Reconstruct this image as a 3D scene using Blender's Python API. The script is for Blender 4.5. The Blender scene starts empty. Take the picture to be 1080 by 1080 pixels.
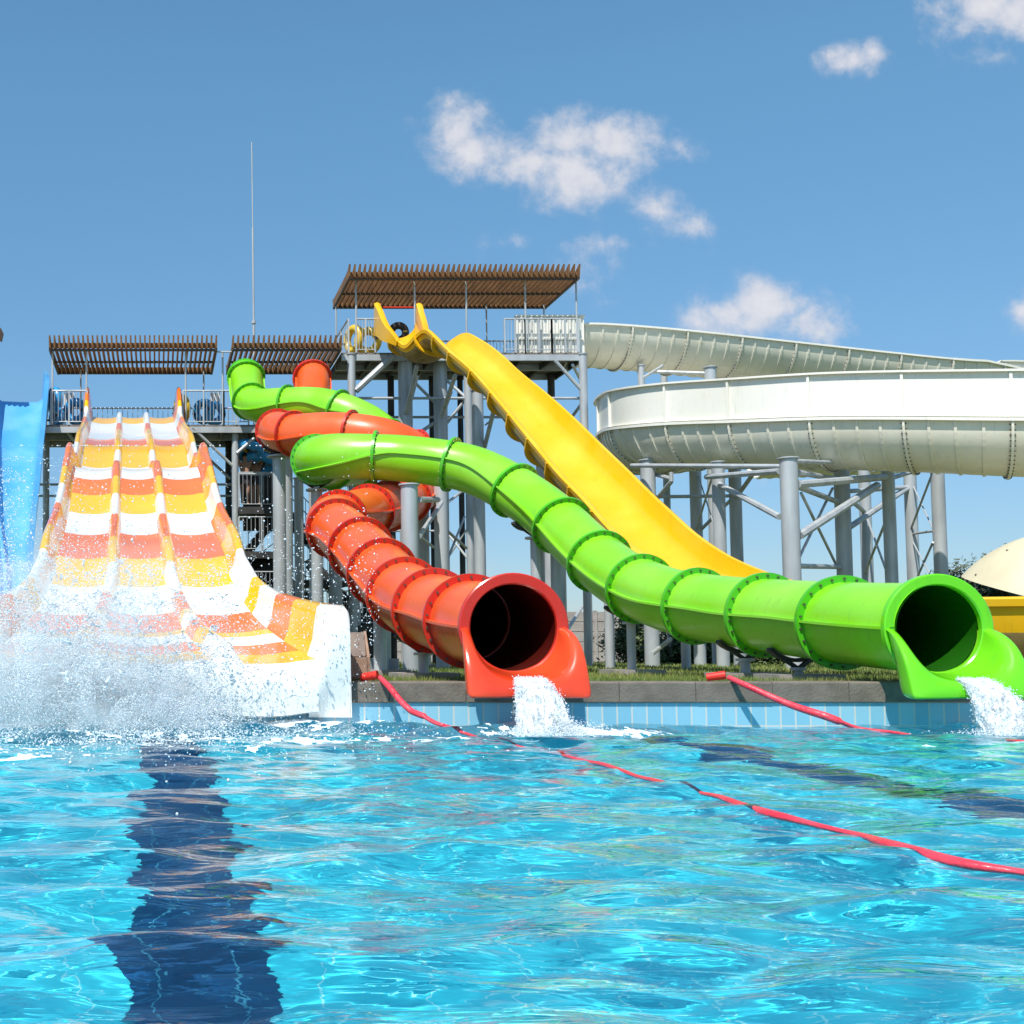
import bpy, math, random
import numpy as np
from mathutils import Vector, Matrix
R = math.radians; PI = math.pi
S = bpy.context.scene
C = S.collection
random.seed(11)

# ------------------------------------------------------------------ camera
F = 1300.0; CX = 165.0; PITCH = R(3.5); HOR = 689.0; CZ = 0.82
CY = HOR - F * math.tan(PITCH)
cam = bpy.data.cameras.new('camera'); co = bpy.data.objects.new('camera', cam); C.objects.link(co)
cam.sensor_width = 36; cam.lens = F / 1080 * 36
cam.shift_x = (540 - CX) / 1080; cam.shift_y = (CY - 540) / 1080
cam.clip_start = .05; cam.clip_end = 6000
co.location = (0, 0, CZ); co.rotation_euler = (R(90) + PITCH, 0, 0)
S.camera = co
K = F / 1200.0

def ray(px, py):
    u = (px - CX) / F; v = (CY - py) / F
    return u, math.cos(PITCH) - v * math.sin(PITCH), math.sin(PITCH) + v * math.cos(PITCH)
def P(px, py, yo):                       # photo pixel + depth unit -> world point
    u, f, w = ray(px, py); Y = yo * K; t = Y / f
    return Vector((u * t, Y, CZ + w * t))
def WZ(px, py, z=0.0):                   # photo pixel on the level z
    u, f, w = ray(px, py); t = (z - CZ) / w
    return Vector((u * t, f * t, z))

# ------------------------------------------------------------------ light
SUN_TRAVEL = Vector((.36, .56, -1.0)).normalized()
sd = -SUN_TRAVEL
w = bpy.data.worlds.new('World'); S.world = w; w.use_nodes = True
nt = w.node_tree; N = nt.nodes; LK = nt.links
bg = N['Background']; bg.inputs[1].default_value = .13
sk = N.new('ShaderNodeTexSky'); sk.sky_type = 'NISHITA'; sk.sun_disc = False
sk.sun_elevation = math.asin(sd.z); sk.sun_rotation = math.atan2(sd.x, sd.y)
sk.air_density = 1.0; sk.dust_density = 0.25; sk.ozone_density = 2.2; sk.altitude = 200
sun = bpy.data.lights.new('sun', 'SUN'); sun.energy = 4.6; sun.angle = R(.53); sun.color = (1, .965, .9)
so = bpy.data.objects.new('sun', sun); C.objects.link(so); so.location = (-30, -50, 80)
so.rotation_euler = SUN_TRAVEL.to_track_quat('-Z', 'Y').to_euler()
sun.cycles.is_caustics_light = True
S.view_settings.view_transform = 'Standard'; S.view_settings.look = 'None'
S.view_settings.gamma = 1; S.view_settings.exposure = 0.25
S.cycles.use_denoising = True
S.cycles.max_bounces = 10; S.cycles.transmission_bounces = 8; S.cycles.volume_bounces = 5
S.cycles.sample_clamp_indirect = 6

# clouds: part of the sky, defined by direction
def nd(t, **k):
    n = N.new(t)
    for a, b in k.items(): setattr(n, a, b)
    return n
def mth(op, a, b=None, c=None, clamp=False):
    n = N.new('ShaderNodeMath'); n.operation = op; n.use_clamp = clamp
    for i, x in enumerate((a, b, c)):
        if x is None: continue
        if isinstance(x, (int, float)): n.inputs[i].default_value = x
        else: LK.new(x, n.inputs[i])
    return n.outputs[0]
tc = nd('ShaderNodeTexCoord'); sx = nd('ShaderNodeSeparateXYZ'); LK.new(tc.outputs['Generated'], sx.inputs[0])
ysafe = mth('MAXIMUM', mth('ABSOLUTE', sx.outputs[1]), .05)
qx = mth('DIVIDE', sx.outputs[0], ysafe); qz = mth('DIVIDE', sx.outputs[2], ysafe)
cmb = nd('ShaderNodeCombineXYZ'); LK.new(qx, cmb.inputs[0]); LK.new(qz, cmb.inputs[1])
def noise(vec, scale, detail, rough, dist=0):
    n = nd('ShaderNodeTexNoise'); n.inputs['Scale'].default_value = scale; n.inputs['Detail'].default_value = detail
    n.inputs['Roughness'].default_value = rough; n.inputs['Distortion'].default_value = dist
    LK.new(vec, n.inputs['Vector']); return n
clouds = [(480,146,42,40,1.05),(500,172,50,36,1.05),(555,178,56,30,1),(605,188,62,46,1.2),(648,162,58,36,1.15),(600,160,46,32,1.1),
          (690,228,42,26,.66),(640,266,60,16,.52),(715,250,46,16,.5),(720,162,26,18,.5),(548,262,30,14,.42),
          (900,72,32,20,.9),(922,64,18,14,.8),(1040,14,74,40,1.1),(1075,25,50,36,1.1),(1048,72,38,20,.6),
          (762,342,52,28,1.05),(806,334,50,38,1.2),(852,352,62,24,1),(1080,338,20,28,.9),
          (40,570,46,40,.5),(640,300,70,30,.28),(470,620,80,26,.34),(750,500,70,26,.36),(880,440,50,16,.2)]
acc = None
for (px, py, rx, ry, a) in clouds:
    p = P(px, py, 100); c = (p.x / p.y, p.z / p.y)   # direction of the cloud
    n1 = nd('ShaderNodeVectorMath', operation='SUBTRACT'); LK.new(cmb.outputs[0], n1.inputs[0]); n1.inputs[1].default_value = (c[0], c[1], 0)
    n2 = nd('ShaderNodeVectorMath', operation='MULTIPLY'); LK.new(n1.outputs[0], n2.inputs[0]); n2.inputs[1].default_value = (F / rx, F / ry, 0)
    n3 = nd('ShaderNodeVectorMath', operation='LENGTH'); LK.new(n2.outputs[0], n3.inputs[0])
    m = mth('MULTIPLY', mth('SUBTRACT', 1.35, n3.outputs['Value']), a)
    acc = m if acc is None else mth('SMOOTH_MAX', acc, m, .25)
nz = noise(cmb.outputs[0], 21, 9, .56, .3); nz2 = noise(cmb.outputs[0], 75, 5, .6)
v = mth('ADD', acc, mth('MULTIPLY', mth('SUBTRACT', nz.outputs['Fac'], .48), 2.3))
v = mth('ADD', v, mth('MULTIPLY', mth('SUBTRACT', nz2.outputs['Fac'], .5), .9))
mr = nd('ShaderNodeMapRange', interpolation_type='SMOOTHERSTEP'); LK.new(v, mr.inputs[0])
mr.inputs['From Min'].default_value = .08; mr.inputs['From Max'].default_value = 1.5
guard = mth('GREATER_THAN', acc, -.2)
cov = mth('MULTIPLY', mth('MULTIPLY', mr.outputs[0], guard), .86, clamp=True)
sh = nd('ShaderNodeMapRange'); LK.new(mth('ADD', v, mth('MULTIPLY', nz2.outputs['Fac'], .8)), sh.inputs[0])
sh.inputs['From Min'].default_value = .6; sh.inputs['From Max'].default_value = 2.6
ccol = nd('ShaderNodeMixRGB'); LK.new(sh.outputs[0], ccol.inputs[0])
ccol.inputs[1].default_value = (4.0, 4.1, 4.7, 1); ccol.inputs[2].default_value = (5.9, 5.7, 5.7, 1)
tint = nd('ShaderNodeMixRGB', blend_type='MULTIPLY'); tint.inputs[0].default_value = 1
LK.new(sk.outputs[0], tint.inputs[1])
grd = nd('ShaderNodeMixRGB'); gm_ = nd('ShaderNodeMapRange'); LK.new(sx.outputs[2], gm_.inputs[0]); gm_.inputs['From Min'].default_value = .0; gm_.inputs['From Max'].default_value = .42
LK.new(gm_.outputs[0], grd.inputs[0]); grd.inputs[1].default_value = (.45, .51, .64, 1); grd.inputs[2].default_value = (.73, 1.07, 1.07, 1); LK.new(grd.outputs[0], tint.inputs[2])
mx = nd('ShaderNodeMixRGB'); LK.new(cov, mx.inputs[0]); LK.new(tint.outputs[0], mx.inputs[1]); LK.new(ccol.outputs[0], mx.inputs[2])
LK.new(mx.outputs[0], bg.inputs[0])

# ------------------------------------------------------------------ materials
def base(name, col, rough=.5, metal=0, coat=0):
    m = bpy.data.materials.new(name); m.use_nodes = True; b = m.node_tree.nodes['Principled BSDF']
    b.inputs['Base Color'].default_value = (*col, 1); b.inputs['Roughness'].default_value = rough
    b.inputs['Metallic'].default_value = metal; b.inputs['Coat Weight'].default_value = coat
    b.inputs['Coat Roughness'].default_value = .12
    return m, b
def mixnoise(m, b, c1, c2, scale, stretch=(1, 1, 1), detail=6, lo=.35, hi=.65, bump=0, rough=None, bscale=None, out=False):
    t = m.node_tree; L = t.links
    tcn = t.nodes.new('ShaderNodeTexCoord'); mp = t.nodes.new('ShaderNodeMapping'); mp.inputs['Scale'].default_value = stretch
    L.new(tcn.outputs['Object'], mp.inputs[0])
    n = t.nodes.new('ShaderNodeTexNoise'); n.inputs['Scale'].default_value = scale; n.inputs['Detail'].default_value = detail
    L.new(mp.outputs[0], n.inputs['Vector'])
    mrr = t.nodes.new('ShaderNodeMapRange'); mrr.inputs['From Min'].default_value = lo; mrr.inputs['From Max'].default_value = hi
    L.new(n.outputs['Fac'], mrr.inputs[0])
    mc = t.nodes.new('ShaderNodeMixRGB'); mc.inputs[1].default_value = (*c1, 1); mc.inputs[2].default_value = (*c2, 1)
    L.new(mrr.outputs[0], mc.inputs[0]); L.new(mc.outputs[0], b.inputs['Base Color'])
    if rough:
        m2 = t.nodes.new('ShaderNodeMapRange'); m2.inputs['To Min'].default_value = rough[0]; m2.inputs['To Max'].default_value = rough[1]
        L.new(mrr.outputs[0], m2.inputs[0]); L.new(m2.outputs[0], b.inputs['Roughness'])
    if bump:
        n2 = t.nodes.new('ShaderNodeTexNoise'); n2.inputs['Scale'].default_value = bscale or scale * 3; n2.inputs['Detail'].default_value = 4
        L.new(mp.outputs[0], n2.inputs['Vector'])
        bp = t.nodes.new('ShaderNodeBump'); bp.inputs['Strength'].default_value = bump; bp.inputs['Distance'].default_value = .02
        L.new(n2.outputs['Fac'], bp.inputs['Height']); L.new(bp.outputs[0], b.inputs['Normal'])
    return mc
def gel(name, col, worn, rough=(.27, .48), scale=.9, coat=.2, grime=.34):
    """glossy fibreglass gelcoat, slightly chalky in patches"""
    m, b = base(name, col, .3, 0, coat)
    mc = mixnoise(m, b, col, worn, scale, (1, 1, 1), 8, .42, .75, bump=.06, rough=rough, bscale=1.6)
    t = m.node_tree; L = t.links; tcn = t.nodes.new('ShaderNodeTexCoord'); mp = t.nodes.new('ShaderNodeMapping'); mp.inputs['Scale'].default_value = (5, 5, .7)
    L.new(tcn.outputs['Object'], mp.inputs[0]); n = t.nodes.new('ShaderNodeTexNoise'); n.inputs['Scale'].default_value = 1.6; n.inputs['Detail'].default_value = 8; n.inputs['Roughness'].default_value = .7
    L.new(mp.outputs[0], n.inputs['Vector']); q = t.nodes.new('ShaderNodeMapRange'); q.inputs['From Min'].default_value = .56; q.inputs['From Max'].default_value = .74; q.inputs['To Max'].default_value = grime
    L.new(n.outputs['Fac'], q.inputs[0]); m2 = t.nodes.new('ShaderNodeMixRGB'); m2.inputs[2].default_value = (col[0] * .35 + .05, col[1] * .35 + .045, col[2] * .35 + .035, 1)
    L.new(q.outputs[0], m2.inputs[0]); L.new(mc.outputs[0], m2.inputs[1]); L.new(m2.outputs[0], b.inputs['Base Color'])
    return m
M = {}
M['green'] = gel('green_gelcoat', (.235, .66, .014), (.30, .69, .06))
M['green_edge'] = gel('green_flange', (.075, .46, .008), (.10, .50, .03))
M['green_bright'] = gel('green_lip', (.14, .62, .01), (.19, .66, .02), rough=(.16, .3))
M['red'] = gel('orange_red_gelcoat', (.85, .105, .014), (.87, .15, .04))
M['red_edge'] = gel('red_flange', (.58, .022, .010), (.66, .05, .02))
M['red_bright'] = gel('red_lip', (.78, .05, .014), (.82, .10, .03), rough=(.16, .3))
M['yellow'] = gel('yellow_gelcoat', (.88, .46, .006), (.88, .51, .03))
M['green_in'] = gel('green_inside_shade', (.008, .085, .002), (.012, .10, .004)); M['red_in'] = gel('red_inside_shade', (.06, .004, .002), (.08, .006, .004))  # inner walls coloured near black to paint in the shade inside the tubes
M['amber'] = gel('amber_gelcoat', (.80, .40, .006), (.78, .43, .03))
M['white'] = gel('white_gelcoat', (.87, .84, .76), (.80, .77, .67), scale=.6)
M['white_barrel'] = gel('offwhite_barrel', (.82, .78, .66), (.71, .67, .54), scale=.8)
M['blue'] = gel('blue_gelcoat', (.08, .36, .72), (.17, .46, .76))
M['blue_shaded'] = gel('shaded_blue_gelcoat', (.02, .20, .62), (.05, .26, .66))  # blue darkened to paint in the shadow on the left wall
M['lane_orange'] = gel('lane_orange', (.86, .175, .02), (.87, .21, .035), rough=(.12, .3), grime=.1)
M['lane_yellow'] = gel('lane_yellow', (.88, .47, .008), (.88, .50, .02), rough=(.12, .3), grime=.1)
M['lane_white'] = gel('lane_white', (.84, .83, .79), (.79, .78, .74), rough=(.12, .3), grime=.12)
m, b = base('raw_fibreglass', (.33, .23, .09), .6); mixnoise(m, b, (.40, .27, .09), (.20, .14, .06), 6, (1, 1, 1), 6, .3, .7); M['tan'] = m
m, b = base('galvanised_steel', (.42, .44, .46), .5, .2)
mixnoise(m, b, (.53, .55, .56), (.36, .38, .40), 3.2, (1, 1, .25), 9, .35, .7, rough=(.4, .6)); M['steel'] = m
m, b = base('shade_dark_steel', (.13, .13, .135), .6, .3); mixnoise(m, b, (.035, .035, .037), (.075, .07, .065), 2, (1, 1, 1), 6); M['shade_dark_steel'] = m  # steel colour lowered to paint in the shade under the decks
m, b = base('bolt_metal', (.16, .14, .10), .45, .7); M['bolt'] = m
M['frame_brown'] = base('brown_painted_steel', (.07, .045, .03), .6)[0]
m, b = base('deck_board', (.16, .14, .12), .8); mixnoise(m, b, (.14, .12, .10), (.24, .21, .18), 4, (1, 8, 1)); M['deck'] = m
m, b = base('slat_wood', (.28, .15, .08), .75); mixnoise(m, b, (.30, .150, .060), (.15, .072, .030), 2.5, (6, .5, 2), 7, .3, .7); M['wood'] = m
m, b = base('coping_stone', (.12, .10, .085), .8); mixnoise(m, b, (.22, .18, .145), (.14, .115, .09), 5, (1, 1, 1), 9, .3, .7, bump=.4, bscale=40); M['coping'] = m
m, b = base('pale_concrete', (.34, .30, .27), .85); mixnoise(m, b, (.40, .36, .33), (.27, .24, .22), 1.3, (1, 1, 1), 9, .3, .7, bump=.3, bscale=30); M['concrete'] = m
m, b = base('fence_concrete', (.42, .38, .35), .85); mixnoise(m, b, (.46, .42, .39), (.30, .27, .25), .9, (1, 1, 2.5), 9, .3, .75, bump=.5, bscale=9); M['fence'] = m
m, b = base('grout_edge', (.40, .28, .23), .8); M['grout'] = m
m, b = base('float_fabric', (.80, .05, .10), .42, 0, .2)
mixnoise(m, b, (.80, .022, .045), (.84, .08, .11), 5, (1, 1, 1), 5, .3, .7, bump=.5, bscale=25); M['float'] = m
m, b = base('float_red', (.75, .03, .015), .4, 0, .2); M['float_red'] = m
m, b = base('cream_gelcoat', (.72, .64, .44), .4, 0, .1); mixnoise(m, b, (.74, .66, .46), (.62, .54, .36), .7, (1, 1, 1), 8); M['cream'] = m
m, b = base('cardboard_brown', (.36, .22, .15), .8); mixnoise(m, b, (.40, .25, .17), (.28, .17, .11), 4); M['box'] = m
m, b = base('box_grey', (.24, .18, .15), .8); mixnoise(m, b, (.27, .205, .165), (.18, .135, .11), 4); M['box_lid'] = m
m, b = base('board_white', (.75, .74, .72), .6); M['board'] = m
m, b = base('raft_blue', (.03, .30, .62), .3, 0, .3); M['raft_blue'] = m
m, b = base('raft_yellow', (.80, .52, .03), .35, 0, .3); M['raft_yellow'] = m
m, b = base('raft_dark', (.05, .035, .03), .6); M['raft_dark'] = m
m, b = base('skin', (.42, .22, .14), .6); M['skin'] = m
m, b = base('dark_cloth', (.05, .04, .05), .8); M['cloth'] = m
m, b = base('hair', (.02, .014, .01), .6); M['hair'] = m
def leafmat(name, c1, c2):
    m, b = base(name, c1, .6); mixnoise(m, b, c1, c2, 1.4, (1, 1, 1), 5, .3, .7)
    b.inputs['Subsurface Weight'].default_value = 0
    return m
M['leaf'] = leafmat('bush_leaf', (.050, .085, .022), (.085, .115, .03))
M['leaf2'] = leafmat('tree_leaf', (.055, .075, .04), (.085, .10, .055))
M['bark'] = base('bark', (.10, .07, .05), .9)[0]
# grass ground: green with sandy patches
m, b = base('grass_ground', (.10, .13, .03), .9)
mixnoise(m, b, (.085, .12, .022), (.22, .18, .085), .55, (1, 1, 1), 9, .42, .72, bump=.6, bscale=14); M['ground'] = m
m, b = base('grass_blade', (.12, .19, .03), .6); mixnoise(m, b, (.10, .17, .025), (.26, .27, .06), .8, (1, 1, 1), 5, .35, .7); M['grass'] = m
# foam and flying water
m, b = base('foam', (.90, .94, .97), .45); b.inputs['Subsurface Weight'].default_value = .0; M['foam'] = m
m, b = base('droplet', (.90, .95, .98), .2); b.inputs['Transmission Weight'].default_value = .12; b.inputs['IOR'].default_value = 1.33; M['drop'] = m
m, b = base('falling_water', (.9, .95, .98), .3); b.inputs['Transmission Weight'].default_value = .15; b.inputs['IOR'].default_value = 1.2
mixnoise(m, b, (.97, .98, 1), (.78, .89, .95), 9, (1.2, 1, .35), 6, .35, .65, bump=.9, bscale=26); M['jet'] = m
def alpha_streaks(m, b):
    t = m.node_tree; L = t.links; tcn = t.nodes.new('ShaderNodeTexCoord'); mp = t.nodes.new('ShaderNodeMapping'); mp.inputs['Scale'].default_value = (26, 14, 5)
    L.new(tcn.outputs['Object'], mp.inputs[0]); n = t.nodes.new('ShaderNodeTexNoise'); n.inputs['Scale'].default_value = 1; n.inputs['Detail'].default_value = 6; n.inputs['Roughness'].default_value = .65; L.new(mp.outputs[0], n.inputs['Vector'])
    q = t.nodes.new('ShaderNodeMapRange'); q.inputs['From Min'].default_value = .36; q.inputs['From Max'].default_value = .58; q.inputs['To Min'].default_value = .12; q.inputs['To Max'].default_value = .95; L.new(n.outputs['Fac'], q.inputs[0]); L.new(q.outputs[0], b.inputs['Alpha'])
m2_, b2_ = base('falling_sheet', (.94, .97, .99), .3); alpha_streaks(m2_, b2_); M['sheet'] = m2_
# pool floor: small square tiles with pale grout; navy lane stripes are geometry
def tiles(name, c1, c2, cg, sizes, axes, rough=.35, g=.06, off=(0, 0)):
    m, b = base(name, c1, rough); t = m.node_tree; L = t.links
    tcn = t.nodes.new('ShaderNodeTexCoord'); sp = t.nodes.new('ShaderNodeSeparateXYZ'); L.new(tcn.outputs['Object'], sp.inputs[0])
    def mt(op, a, bb):
        n = t.nodes.new('ShaderNodeMath'); n.operation = op
        for i, x in enumerate((a, bb)):
            if isinstance(x, (int, float)): n.inputs[i].default_value = x
            else: L.new(x, n.inputs[i])
        return n.outputs[0]
    gs = []; cells = []
    for ax, s_, of in zip(axes, sizes, off):
        q = mt('DIVIDE', mt('ADD', sp.outputs[ax], of), s_)
        fr = mt('FRACT', q, 0); gs.append(mt('LESS_THAN', mt('MINIMUM', fr, mt('SUBTRACT', 1, fr)), g * .5 * .15 / s_))
        cells.append(mt('FLOOR', q, 0))
    gm = mt('MAXIMUM', gs[0], gs[1])
    cb = t.nodes.new('ShaderNodeCombineXYZ'); L.new(cells[0], cb.inputs[0]); L.new(cells[1], cb.inputs[1])
    wn = t.nodes.new('ShaderNodeTexWhiteNoise'); L.new(cb.outputs[0], wn.inputs['Vector'])
    mc = t.nodes.new('ShaderNodeMixRGB'); L.new(wn.outputs['Value'], mc.inputs[0]); mc.inputs[1].default_value = (*c1, 1); mc.inputs[2].default_value = (*c2, 1)
    m2 = t.nodes.new('ShaderNodeMixRGB'); L.new(gm, m2.inputs[0]); L.new(mc.outputs[0], m2.inputs[1]); m2.inputs[2].default_value = (*cg, 1)
    L.new(m2.outputs[0], b.inputs['Base Color'])
    return m
M['floor'] = tiles('pool_floor_tile', (.04, .63, .77), (.055, .67, .79), (.34, .82, .86), (.3, .3), (0, 1))
M['stripe'] = tiles('lane_stripe_tile', (.003, .042, .13), (.005, .052, .15), (.05, .24, .36), (.3, .3), (0, 1))
M['walltile'] = tiles('pool_wall_tile', (.22, .49, .64), (.33, .59, .71), (.62, .61, .56), (.168, .30), (0, 2), g=.12, rough=.2)
# water
m = bpy.data.materials.new('water'); m.use_nodes = True; b = m.node_tree.nodes['Principled BSDF']
b.inputs['Transmission Weight'].default_value = 1; b.inputs['IOR'].default_value = 1.333; b.inputs['Roughness'].default_value = 0
M['water'] = m
t = m.node_tree; L = t.links; g_ = t.nodes.new('ShaderNodeNewGeometry'); mp = t.nodes.new('ShaderNodeMapping'); mp.inputs['Scale'].default_value = (.75, 1.9, 1)
L.new(g_.outputs['Position'], mp.inputs[0]); n1 = t.nodes.new('ShaderNodeTexNoise'); n1.inputs['Scale'].default_value = 5.5; n1.inputs['Detail'].default_value = 2.5
n1.inputs['Roughness'].default_value = .45; n1.inputs['Distortion'].default_value = .6; L.new(mp.outputs[0], n1.inputs['Vector'])
bp = t.nodes.new('ShaderNodeBump'); bp.inputs['Strength'].default_value = 1; bp.inputs['Distance'].default_value = .011
L.new(n1.outputs['Fac'], bp.inputs['Height']); L.new(bp.outputs[0], b.inputs['Normal'])

# ------------------------------------------------------------------ mesh helpers
def tag(o, label=None, cat=None, group=None, kind=None):
    if label: o['label'] = label
    if cat: o['category'] = cat
    if group: o['group'] = group
    if kind: o['kind'] = kind
    return o
ORG = {}
def thing(name, loc, label, cat, group=None):
    o = bpy.data.objects.new(name, None); C.objects.link(o); o.location = loc; o.empty_display_size = .3
    ORG[o.name] = Vector(loc); return tag(o, label, cat, group)
class MB:
    def __init__(s): s.v = []; s.f = []; s.m = []
    def add(s, vs, fs, mi=0):
        n = len(s.v); s.v += [tuple(v) for v in vs]; s.f += [tuple(i + n for i in f) for f in fs]; s.m += [mi] * len(fs)
    def box(s, c, d, rot=None, mi=0):
        c = Vector(c); vs = []
        for x in (-.5, .5):
            for y in (-.5, .5):
                for z in (-.5, .5):
                    q = Vector((x * d[0], y * d[1], z * d[2]))
                    if rot is not None: q = rot @ q
                    vs.append(c + q)
        s.add(vs, [(0, 1, 3, 2), (4, 6, 7, 5), (0, 4, 5, 1), (2, 3, 7, 6), (0, 2, 6, 4), (1, 5, 7, 3)], mi)
    def bar(s, a, b_, w_, h=None, mi=0):
        a = Vector(a); b_ = Vector(b_); d = b_ - a; L_ = d.length
        q = d.to_track_quat('Y', 'Z').to_matrix()
        s.box((a + b_) / 2, (w_, L_, h or w_), q, mi)
    def cyl(s, a, b_, r, n=16, r2=None, mi=0, caps=True):
        a = Vector(a); b_ = Vector(b_); d = (b_ - a); r2 = r if r2 is None else r2
        q = d.to_track_quat('Z', 'Y').to_matrix(); vs = []
        for p, rr in ((a, r), (b_, r2)):
            for i in range(n):
                an = 2 * PI * i / n; vs.append(p + q @ Vector((rr * math.cos(an), rr * math.sin(an), 0)))
        fs = [(i, (i + 1) % n, n + (i + 1) % n, n + i) for i in range(n)]
        if caps: fs += [tuple(range(n - 1, -1, -1)), tuple(range(n, 2 * n))]
        s.add(vs, fs, mi)
    def tube(s, pts, r, n=10, mi=0):
        pts = [Vector(p) for p in pts]
        fr = frames(pts); rings = []
        for i, (p, t, sd_, up) in enumerate(fr):
            rr = r[i] if isinstance(r, (list, tuple)) else r
            rings.append([p + sd_ * (rr * math.cos(2 * PI * k / n)) + up * (rr * math.sin(2 * PI * k / n)) for k in range(n)])
        s.loft(rings, True, True, mi)
    def loft(s, rings, closed=False, caps=False, mi=0, mcol=None):
        n = len(rings[0]); vs = [p for r_ in rings for p in r_]; fs = []; ms = []
        for i in range(len(rings) - 1):
            for k in range(n if closed else n - 1):
                k2 = (k + 1) % n
                fs.append((i * n + k, i * n + k2, (i + 1) * n + k2, (i + 1) * n + k))
                ms.append(mcol(i, k) if mcol else mi)
        if caps:
            fs.append(tuple(range(n - 1, -1, -1))); ms.append(ms[0])
            fs.append(tuple((len(rings) - 1) * n + k for k in range(n))); ms.append(ms[-1])
        b0 = len(s.v); s.v += [tuple(v) for v in vs]; s.f += [tuple(i + b0 for i in f) for f in fs]; s.m += ms
    def sphere(s, c, r, n=8, mi=0, sc=(1, 1, 1)):
        c = Vector(c); rings = []
        for i in range(n + 1):
            th = PI * i / n
            rings.append([c + Vector((sc[0] * r * math.sin(th) * math.cos(2 * PI * k / (2 * n)), sc[1] * r * math.sin(th) * math.sin(2 * PI * k / (2 * n)), sc[2] * r * math.cos(th))) for k in range(2 * n)])
        s.loft(rings, True, False, mi)
    def torus(s, c, ax, R_, r, n=28, k=10, mi=0):
        c = Vector(c); q = Vector(ax).to_track_quat('Z', 'Y').to_matrix(); rings = []
        for i in range(n + 1):
            a = 2 * PI * i / n
            rings.append([c + q @ Vector(((R_ + r * math.cos(2 * PI * j / k)) * math.cos(a), (R_ + r * math.cos(2 * PI * j / k)) * math.sin(a), r * math.sin(2 * PI * j / k))) for j in range(k)])
        s.loft(rings, True, False, mi)
    def build(s, name, mats, parent=None, smooth=None, label=None):
        org = Vector((0, 0, 0))
        if parent is not None: org = ORG[parent.name]
        me = bpy.data.meshes.new(name)
        me.from_pydata([(v[0] - org.x, v[1] - org.y, v[2] - org.z) for v in s.v], [], s.f)
        if not isinstance(mats, (list, tuple)): mats = [mats]
        for mm in mats: me.materials.append(mm)
        if len(mats) > 1: me.polygons.foreach_set('material_index', s.m)
        if smooth:
            me.polygons.foreach_set('use_smooth', [True] * len(s.f)); me.set_sharp_from_angle(angle=R(smooth))
        me.update()
        o = bpy.data.objects.new(name, me); C.objects.link(o)
        if parent is not None: o.parent = parent
        ORG[o.name] = org
        if label: o['label'] = label
        return o
def spline(pts, per=14):
    """Catmull-Rom through points of any length (Vector coordinates + extra values)"""
    A = [np.array(p, float) for p in pts]; A = [2 * A[0] - A[1]] + A + [2 * A[-1] - A[-2]]
    out = []
    for i in range(1, len(A) - 2):
        p0, p1, p2, p3 = A[i - 1:i + 3]
        for k in range(per):
            t = k / per
            out.append(.5 * ((2 * p1) + (-p0 + p2) * t + (2 * p0 - 5 * p1 + 4 * p2 - p3) * t * t + (-p0 + 3 * p1 - 3 * p2 + p3) * t ** 3))
    out.append(A[-2]); return np.array(out)
def resample(arr, step=None, n=None):
    d = np.linalg.norm(np.diff(arr[:, :3], axis=0), axis=1); s_ = np.concatenate([[0], np.cumsum(d)])
    n = n or max(2, int(round(s_[-1] / step)) + 1); q = np.linspace(0, s_[-1], n)
    return np.stack([np.interp(q, s_, arr[:, i]) for i in range(arr.shape[1])], 1), s_[-1]
def frames(pts):
    out = []
    for i, p in enumerate(pts):
        a = pts[max(0, i - 1)]; c_ = pts[min(len(pts) - 1, i + 1)]
        t = (Vector(c_) - Vector(a)).normalized()
        sd_ = Vector((0, 0, 1)).cross(t)
        if sd_.length < 1e-3: sd_ = Vector((1, 0, 0))
        sd_.normalize(); up = t.cross(sd_).normalized()
        out.append((Vector(p), t, sd_, up))
    return out
def struct(o): o['kind'] = 'structure'; return o
def column(parent, px, wpx, ytop, yo, base=True, name='support_column', zb=.46, mat='steel', gus=False):
    """round galvanised column: photo column centre, width, top and depth"""
    t = P(px, ytop, yo); mb = MB(); r = wpx * (yo * K / F) * .5
    z1 = t.z
    mb.cyl((t.x, t.y, zb), (t.x, t.y, z1), r, 20)
    mb.cyl((t.x, t.y, z1), (t.x, t.y, z1 + .03), r * 1.25, 16)
    if gus:
        for k in range(6):
            a = 2 * PI * k / 6 + .3
            mb.bar((t.x + r * math.cos(a), t.y + r * math.sin(a), zb + .02), (t.x + (r + .16) * math.cos(a), t.y + (r + .16) * math.sin(a), zb + .02), .02, .5)
    return mb.build(name, M[mat], parent, smooth=40), Vector((t.x, t.y, z1)), r
def railing(parent, a, b_, h=1.1, n=12, r=.018, name='railing', posts=3):
    a = Vector(a); b_ = Vector(b_); mb = MB(); up = Vector((0, 0, 1))
    mb.cyl(a + up * h, b_ + up * h, r * 1.5, 8); mb.cyl(a + up * .10, b_ + up * .10, r, 6)
    for i in range(n + 1):
        p = a.lerp(b_, i / n); mb.cyl(p + up * .10, p + up * (h - .01), r * .6, 5)
    for i in range(posts):
        p = a.lerp(b_, i / (posts - 1)); mb.bar(p, p + up * h, .05)
    return mb.build(name, M['steel'], parent)

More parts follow.
